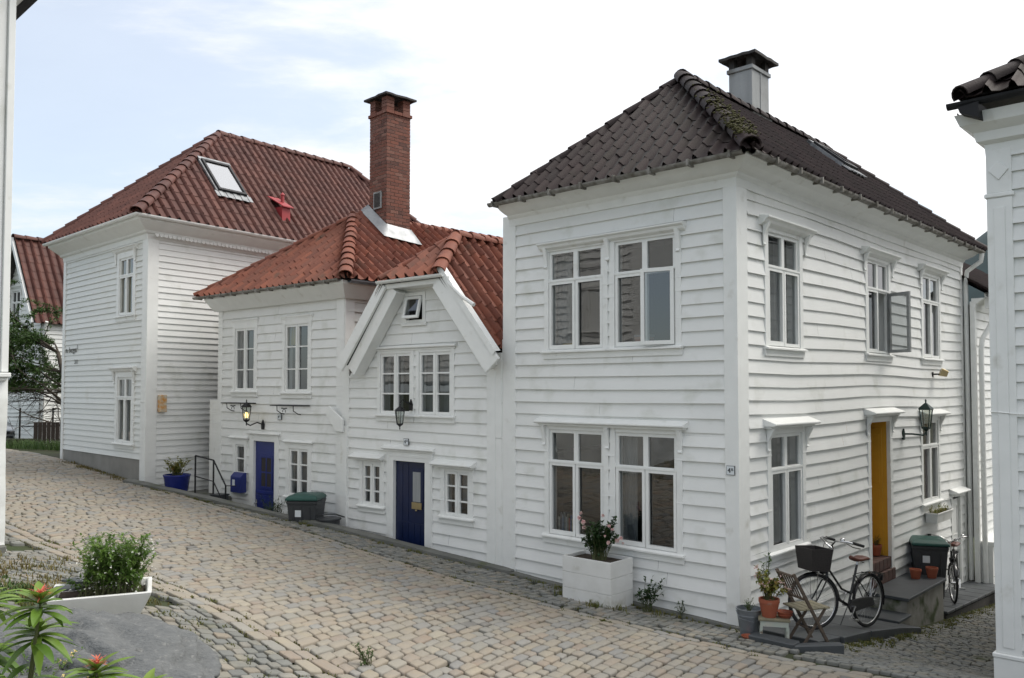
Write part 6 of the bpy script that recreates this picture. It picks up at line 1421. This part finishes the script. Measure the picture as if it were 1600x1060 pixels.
MB().lathe([(.235, .43), (.001, .44)], 16).build('soil', 'soil', bp_)
q_ = thing('potted_shrub', 'yellow-green leafy plant with one white bloom in the cobalt blue pot', 'plant', (-6.83, 17.05, .62), local=True)
bush(q_, 'leaves', 'leaf_gold', random.Random(41), (0, 0, .44), (-.03, 0, .66), (.33, .3, .20), 55, 18, .05, .03, flowers=('white_petal', .06, .06, 8))
bx_ = thing('crate', 'small dark box standing on the yard steps behind the kerb', 'box', (-5.85, 16.75, .30), R(-30), local=True); MB().box(-.13, .13, -.12, .12, 0, .42).build('box_body', 'bin_grey', bx_, bevel=.01); MB().box(-.14, .14, -.13, .13, .421, .45).build('lid', 'bin_grey', bx_)
for i, (x, y_, h_) in enumerate(((-4.42, 15.45, .72), (-4.05, 15.22, .52))):
    s_ = thing('dwarf_conifer', ['taller dark conifer shrub beside the bright blue door', 'lower dark conifer shrub between the blue door and the bin'][i], 'shrub', (x, y_, .1), local=True, group='dark shrubs by the bright blue door')
    bush(s_, 'foliage', 'leaf_dark', random.Random(50+i), (0, 0, 0), (0, 0, h_*.62), (.2, .2, h_*.48), 60, 26, .07, .012, spread=.6)
mb_ = thing('mailbox', 'bright blue mailbox with white label hanging by the narrow window left of the blue door', 'mailbox', tuple(fF3.p(-7.15, .8, .1)))
m_ = MB(fF3.M); m_.prism([(-.20, .74), (-.055, .74), (-.055, 1.14), (-.12, 1.14), (-.20, 1.06)], -7.33, -6.96, ax='x'); m_.build('box_body', 'blue_door', mb_, bevel=.008)
m_ = MB(fF3.M); m_.box(-7.25, -7.16, -.207, -.2015, .88, 1.0); m_.build('label_plate', 'sign_white', mb_)
def bracket(label, fr, u0, u1, z):
    b = thing('flower_box_bracket', label, 'bracket', tuple(fr.p((u0+u1)/2, z, .1)), group='wrought iron flower box brackets')
    m_ = MB(fr.M)
    m_.tube([(u0, -.035, z), (u0, -.22, z), (u1, -.22, z), (u1, -.035, z)], .011, 6); m_.tube([(u0, -.04, z), (u1, -.04, z)], .011, 6)
    m_.build('rails', 'iron', b)
    for q in (u0+.17*(u1-u0)*1.2, u1-.17*(u1-u0)*1.6):
        m_ = MB(fr.M); m_.tube([(q, -.21, z-.01), (q-.02, -.19, z-.10), (q, -.10, z-.16), (q, -.035, z-.17)], .009, 6); m_.build('stay', 'iron', b)
    m_ = MB(fr.M); c_ = (u0+u1)/2-.05
    for s_ in (-1, 1):
        pts = [(c_+s_*(.02+.07*math.sin(a)), -.215, z-.02-.10*(a/5.0)-.03*math.cos(a)) for a in [i*.5 for i in range(11)]]; m_.tube(pts, .007, 5)
    m_.build('scroll', 'iron', b); return b
bracket('wrought iron flower box bracket under the left upper window above the bright blue door', fF3, -7.68, -6.70, 2.56)
bracket('wrought iron flower box bracket under the right upper window of the orange roofed house', fF3, -5.92, -4.92, 2.53)

# ------------------------------------------------------------------ wall lanterns and number plates
def lantern(label, fr, u, z, out, arm, m='iron', lit=False, s=1., up=True, k=6):
    o_ = thing('wall_lantern', label, 'wall lantern', tuple(fr.p(u, z, out)))
    X = fr.M @ Matrix.Translation((u, -out, z)) @ Matrix.Scale(s, 4)
    m_ = MB(X); m_.lathe([(.0, .30), (.012, .28), (.008, .25), (.03, .235), (.085, .19), (.098, .175), (.098, .165), (.085, .16)], k); m_.build('cap', m, o_)
    m_ = MB(X)
    for j in range(k):
        a = 2*math.pi*(j+.5)/k; m_.tube([(.085*math.cos(a), .085*math.sin(a), .165), (.055*math.cos(a), .055*math.sin(a), -.06)], .006, 5)
    m_.lathe([(.0, -.17), (.012, -.14), (.008, -.11), (.03, -.09), (.06, -.07), (.06, -.055), (.05, -.05)], k); m_.build('cage', m, o_)
    m_ = MB(X); m_.lathe([(.052, -.055), (.08, .16)], k); m_.f = m_.f[:k]; m_.t = m_.t[:k]; m_.build('glass', 'lamp_glass', o_)
    if lit: m_ = MB(X); m_.lathe([(.0, -.03), (.02, -.02), (.028, .03), (.015, .07), (0, .08)], 10); m_.build('bulb', 'bulb', o_, smooth=True)
    a = MB(fr.M); a.tube([(u+p[0], -p[1], z+p[2]) for p in arm], .012*s, 7); w0 = arm[-1]; a.prism([(u+w0[0]-.035, z+w0[2]-.10), (u+w0[0]+.035, z+w0[2]-.10), (u+w0[0]+.045, z+w0[2]+.0), (u+w0[0], z+w0[2]+.09), (u+w0[0]-.045, z+w0[2]+.0)], -.05, -.022); a.build('arm', m, o_)
    return o_
ll = lantern('lit black iron lantern with amber glow above the bright blue door', fF3, -6.66, 2.30, .27, [(0, .27, -.14), (.06, .22, -.18), (.16, .13, -.12), (.22, .04, -.16)], lit=True, s=1.15)
lantern('unlit black iron lantern under the double window above the navy door', fF, -2.13, 2.33, .24, [(0, .24, .29), (.02, .20, .34), (.04, .12, .30), (.05, .04, .26)], s=.95)
lantern('large dark green square lantern right of the ochre door', fB, 5.92, 2.28, .33, [(-.0, .33, -.16), (-.05, .30, -.21), (-.15, .15, -.19), (-.22, .035, -.19)], m='lamp_green', s=1.35, k=4)
fl_ = thing('floodlight', 'small rusty floodlight under the far upper window of the alley wall', 'floodlight', tuple(fB.p(7.55, 3.16, .1)))
m_ = MB(fB.M); m_.tube([(7.35, -.03, 3.12), (7.42, -.12, 3.12)], .015); m_.box(7.32, 7.38, -.035, -.022, 3.07, 3.16); m_.build('bracket', 'iron', fl_)
m_ = MB(fB.M @ Matrix.Translation((7.47, -.18, 3.14)) @ Matrix.Rotation(R(25), 4, 'Z') @ Matrix.Rotation(R(20), 4, 'X')); m_.prism([(-.06, -.05), (.06, -.07), (.06, .07), (-.06, .05)], -.09, .09, ax='x'); m_.build('lamp_head', 'brass', fl_, bevel=.005)
def numplate(fr, u, z, s1, s2, label):
    nb_ = tag(MB(fr.M).box(u-.06, u+.06, -.045, -.034, z-.055, z+.055).build('house_number_sign', 'sign_ink', None), label, 'sign', 'house number plates'); ORG[nb_.name] = Vector()
    q_ = MB(fr.M); q_.box(u-.054, u+.054, -.0475, -.0451, z-.049, z+.049); q_.build('plate', 'sign_white', nb_)
    text(s1, .085, fr, u-.018, z, .05, 'sign_ink', nb_); text(s2, .045, fr, u+.03, z+.018, .05, 'sign_ink', nb_)
numplate(fF, -2.19, 1.965, '4', 'A', 'square enamel number plate above the navy blue door')
numplate(fF3, -5.87, 2.30, '4', 'C', 'square enamel number plate right of the lit lantern')

# ------------------------------------------------------------------ far left: tree, railing, fence, car
tr = thing('tree', 'small leafy tree at far left hanging over the lane in front of the gabled house', 'tree', (-14.0, 27.4, .9), local=True)
r_ = random.Random(61); tk = MB(); lv = MB()
def limb(p, d, ln, rad, depth):
    n_ = 5; pts = [p.copy()]; q = p.copy(); dd = d.copy()
    for i in range(n_): dd = (dd+rv(r_)*.16+Vector((0, 0, -.03 if depth > 1 else .02))).normalized(); q = q+dd*ln/n_; pts.append(q.copy())
    tk.tube(pts, [rad*(1-(.5 if depth == 0 else .85)*i/n_) for i in range(n_+1)], 6)
    if depth < 3:
        for k_ in range(5 if depth else 15):
            i = r_.randint(2, n_) if depth else r_.randint(1, n_); nd = (dd*.35+rv(r_, .5)*.7+Vector((-.75 if depth == 0 else -.25, 0, -.03))).normalized(); limb(pts[i], nd, ln*r_.uniform(.5, .75), rad*(.33 if depth == 0 else .45), depth+1)
    if depth >= 2:
        for i in range(1, n_+1):
            for k_ in range(0 if pts[i].z < 1.9 else (18 if depth == 3 else 10)):
                leafq(lv, pts[i]+rv(r_)*.10*r_.random(), rv(r_, .5)+Vector((0, 0, -.2)), Vector((0, 0, 1))+rv(r_)*.3, r_.uniform(.07, .14), r_.uniform(.04, .07), min(1, max(0, .3+.45*pn(pts[i]*1.2)+r_.uniform(-.2, .3))))
limb(Vector((0, 0, 0)), Vector((-.10, .02, 1)), 3.3, .12, 0)
tk.build('trunk', 'bark', tr, smooth=True); lv.build('crown', 'leaf', tr)
tw = thing('tree', 'thin twig tops of a tree showing above the roof edge of the large left house', 'tree', (-16.0, 33, 0.5), local=True); tk = MB(); lv = MB()
tk.tube([(0, 0, 0), (0, 0, 9.3)], [.12, .02], 6)
for i in range(9):
    a = r_.uniform(0, 6.28); z = r_.uniform(6.5, 9.3); q = Vector((.5*math.cos(a), .5*math.sin(a), z+.3)); tk.tube([(0, 0, z-.3), q], .012, 4)
    for k_ in range(26): leafq(lv, q+rv(r_)*.22, rv(r_), Vector((0, 0, 1)), .13, .07, r_.random())
tk.build('trunk', 'bark', tw); lv.build('crown', 'leaf_dark', tw)
rg = thing('railing', 'thin dark iron railing in front of the far gabled house', 'railing', (-17.4, 29.5, hz(-17.4, 29.5)), local=True)
zr = 0; ps = [(-.95, -.3), (0, 0), (1.0, .3), (2.2, .6)]
m_ = MB(); [m_.tube([(a[0], a[1], z) for a in ps[1:]], .02, 6) for z in (1.25, .75)]; m_.build('rails', 'iron', rg)
for a in ps: m_ = MB(); m_.tube([(a[0], a[1], -.2), (a[0], a[1], 1.4)], .03, 6); m_.build('post', 'iron', rg)
fn = thing('fence', 'dark stained board fence by the lane at far left', 'fence', (-14.9, 26.0, hz(-14.9, 26)), R(20), local=True)
m_ = MB(); [m_.box(.0+i*.12, i*.12+.11, -.02, .02, -.1, .8) for i in range(7)]; m_.build('boards', 'fence_wood', fn)
m_ = MB(); m_.box(-.9, -.03, -.15, .15, -.1, .30); m_.build('low_panel', 'fence_wood', fn)
def car():
    c_ = thing('parked_car', 'silver car parked in the lane at the far left edge, mostly hidden', 'car', (-20.6, 34.6, hz(-20.4, 33.0)-.0), R(-74), local=True)
    secs = [(-2.1, .35, .85, .95, .70, .60), (-1.9, .25, .90, 1.15, .84, .66), (-1.2, .2, .93, 1.42, .87, .62), (.1, .2, .93, 1.45, .88, .62), (.75, .2, .93, 1.15, .88, .70), (1.05, .2, .93, .97, .87, .74), (1.8, .22, .82, .85, .84, .72), (2.08, .25, .68, .72, .74, .62), (2.15, .35, .55, .6, .66, .56)]
    vs = []
    for x, zl, zb_, zt, hw, ht in secs: vs += [(x, -hw*.9, zl), (x, -hw, zl+.2), (x, -hw, zb_-.12), (x, -hw*.96, zb_), (x, -ht, zt), (x, 0, zt+.03), (x, ht, zt), (x, hw*.96, zb_), (x, hw, zb_-.12), (x, hw, zl+.2), (x, hw*.9, zl)]
    n_ = 11; m_ = MB(); m_.add(vs, [(i*n_+j, i*n_+(j+1) % n_, (i+1)*n_+(j+1) % n_, (i+1)*n_+j) for i in range(len(secs)-1) for j in range(n_)]+[tuple(range(n_)), tuple(range((len(secs)-1)*n_, len(secs)*n_))]); m_.build('body', 'car_paint', c_, smooth=True, angle=35)
    m_ = MB(); m_.add([(.74, -.68, 1.17), (.74, .68, 1.17), (1.04, .72, .985), (1.04, -.72, .985)], [(0, 1, 2, 3)]); m_.add([(.13, -.6, 1.46), (.13, .6, 1.46), (.76, .67, 1.165), (.76, -.67, 1.165)], [(0, 1, 2, 3)]); m_.v = [(x+.015, y_, z+.015) for x, y_, z in m_.v]; m_.build('windscreen', 'car_glass', c_)
    for s_ in (-1, 1):
        m_ = MB(); m_.lathe([(0, -.03), (.1, -.02), (.13, .0), (.1, .02), (0, .03)], 12); m_.v = [(2.03+z*.8, s_*.60+x*1.2, .62+y_*.55) for x, y_, z in m_.v]; m_.build('headlight', 'chrome', c_, smooth=True)
        m_ = MB(); m_.box(.72, .84, s_*.92-.09, s_*.92+.09, .98, 1.10); m_.build('mirror', 'car_paint', c_, bevel=.03)
        for x in (-1.3, 1.35):
            m_ = MB(); m_.tube([(x, s_*.72, .31), (x, s_*.90, .31)], .31, 24); w_ = m_.build('wheel', 'rubber', c_); m_ = MB(); m_.tube([(x, s_*.88, .31), (x, s_*.91, .31)], .19, 18); m_.build('rim', 'chrome', w_)
    m_ = MB(); m_.box(2.12, 2.17, -.38, .38, .46, .56); m_.box(2.12, 2.175, -.5, .5, .28, .38); m_.build('grille', 'black_plastic', c_)
car()

# ------------------------------------------------------------------ wooded hill behind, grass in the joints
hm = bmesh.new(); gv = []
for i in range(70):
    row = []
    for j in range(14):
        a = R(15+i*.75); d_ = 320+j*22; x, y_ = d_*math.sin(a), d_*math.cos(a); h_ = (6+98*math.exp(-((math.degrees(a)-37)/16)**2))*math.sin(min(1, (j+.3)/8)*math.pi/2)
        row.append(hm.verts.new((x, y_, -6+h_+2.2*pn(Vector((x*.06, y_*.06, 0)))+(1.6*pn(Vector((x*.3, y_*.3, 4)))))))
    gv.append(row)
for i in range(69):
    for j in range(13): hm.faces.new((gv[i][j], gv[i+1][j], gv[i+1][j+1], gv[i][j+1]))
me = bpy.data.meshes.new('hills'); hm.to_mesh(me); hm.free(); me.shade_smooth(); me.materials.append(M['hill']); o_ = bpy.data.objects.new('hills', me); COL.objects.link(o_); o_['kind'] = 'structure'
r_ = random.Random(71); sp = []
for i in range(60):
    s_ = r_.uniform(-.2, 3.6); n_ = .16+abs(r_.gauss(0, .03)); sp.append((*sn2xy(s_, n_), .03, r_.randint(4, 16), .05))
for i in range(120):
    s_ = r_.uniform(3.8, 12.5); sp.append((*sn2xy(s_, nk(s_)+.02+abs(r_.gauss(0, .05))), .04, r_.randint(3, 14), .05))
for i in range(620):
    s_ = r_.uniform(-1, 12); n_ = r_.choice((gut(s_)-.31, gut(s_)-.155, lbd(s_)+.01, lbd(s_)+.16, lbd(s_)+.31, r_.uniform(lbd(s_)+.4, 7.5), r_.uniform(nk(s_)+.1, gut(s_)-.3))); sp.append((*sn2xy(s_, n_), .05, r_.randint(3, 12), .03))
for i in range(260):
    t_ = r_.uniform(.2, 9); d_ = (.93 if t_ < 3.7 else .74)+abs(r_.gauss(0, .12)); q = fB.p(t_, 0, d_); sp.append((q.x, q.y, .05, r_.randint(4, 18), .05))
for (s_, n_, c_) in ((.9, .35, 40), (1.3, .62, 50), (1.6, .72, 80), (2.3, .55, 40), (2.6, .3, 25)): sp.append((*sn2xy(s_, n_), .12, c_, .09))
for i in range(70): sp.append((-3.0+r_.gauss(0, .3), 6.15+r_.gauss(0, .22), .07, 22, .05))
for i in range(90): sp.append((*sn2xy(r_.uniform(.5, 4.5), r_.uniform(5.6, 6.9)), .07, 12, .035))
tufts('grass_tufts', 'grass', sp, r_, 'tufts of grass and moss in the joints and along the kerbs')
sp = []
for i in range(60): s_ = r_.uniform(12.9, 16.6); sp.append((*sn2xy(s_, 1.62+.08+abs(r_.gauss(0, .1))), .08, 14, .07))
for i in range(70): sp.append((r_.gauss(-5.2, .5), r_.gauss(8.2, .5), .15, 20, .08))
for i in range(60): sp.append((r_.gauss(-4.0, .4), r_.gauss(6.9, .35), .12, 20, .06))
tufts('dry_grass', 'straw', sp, r_, 'dry yellowish grass along the plinth and by the left wall')
sp = [(r_.gauss(-13.6, .7), r_.gauss(24.6, .4), .3, 40, .35) for i in range(40)]+[(-2.35+r_.gauss(0, .12), 5.9+r_.gauss(0, .08), .05, 12, .14) for i in range(8)]+[(r_.gauss(-4.3, .3), r_.gauss(6.6, .25), .1, 30, .07) for i in range(50)]
tufts('grass', 'leaf', sp, r_, 'fresh green grass by the far fence and beside the planter')
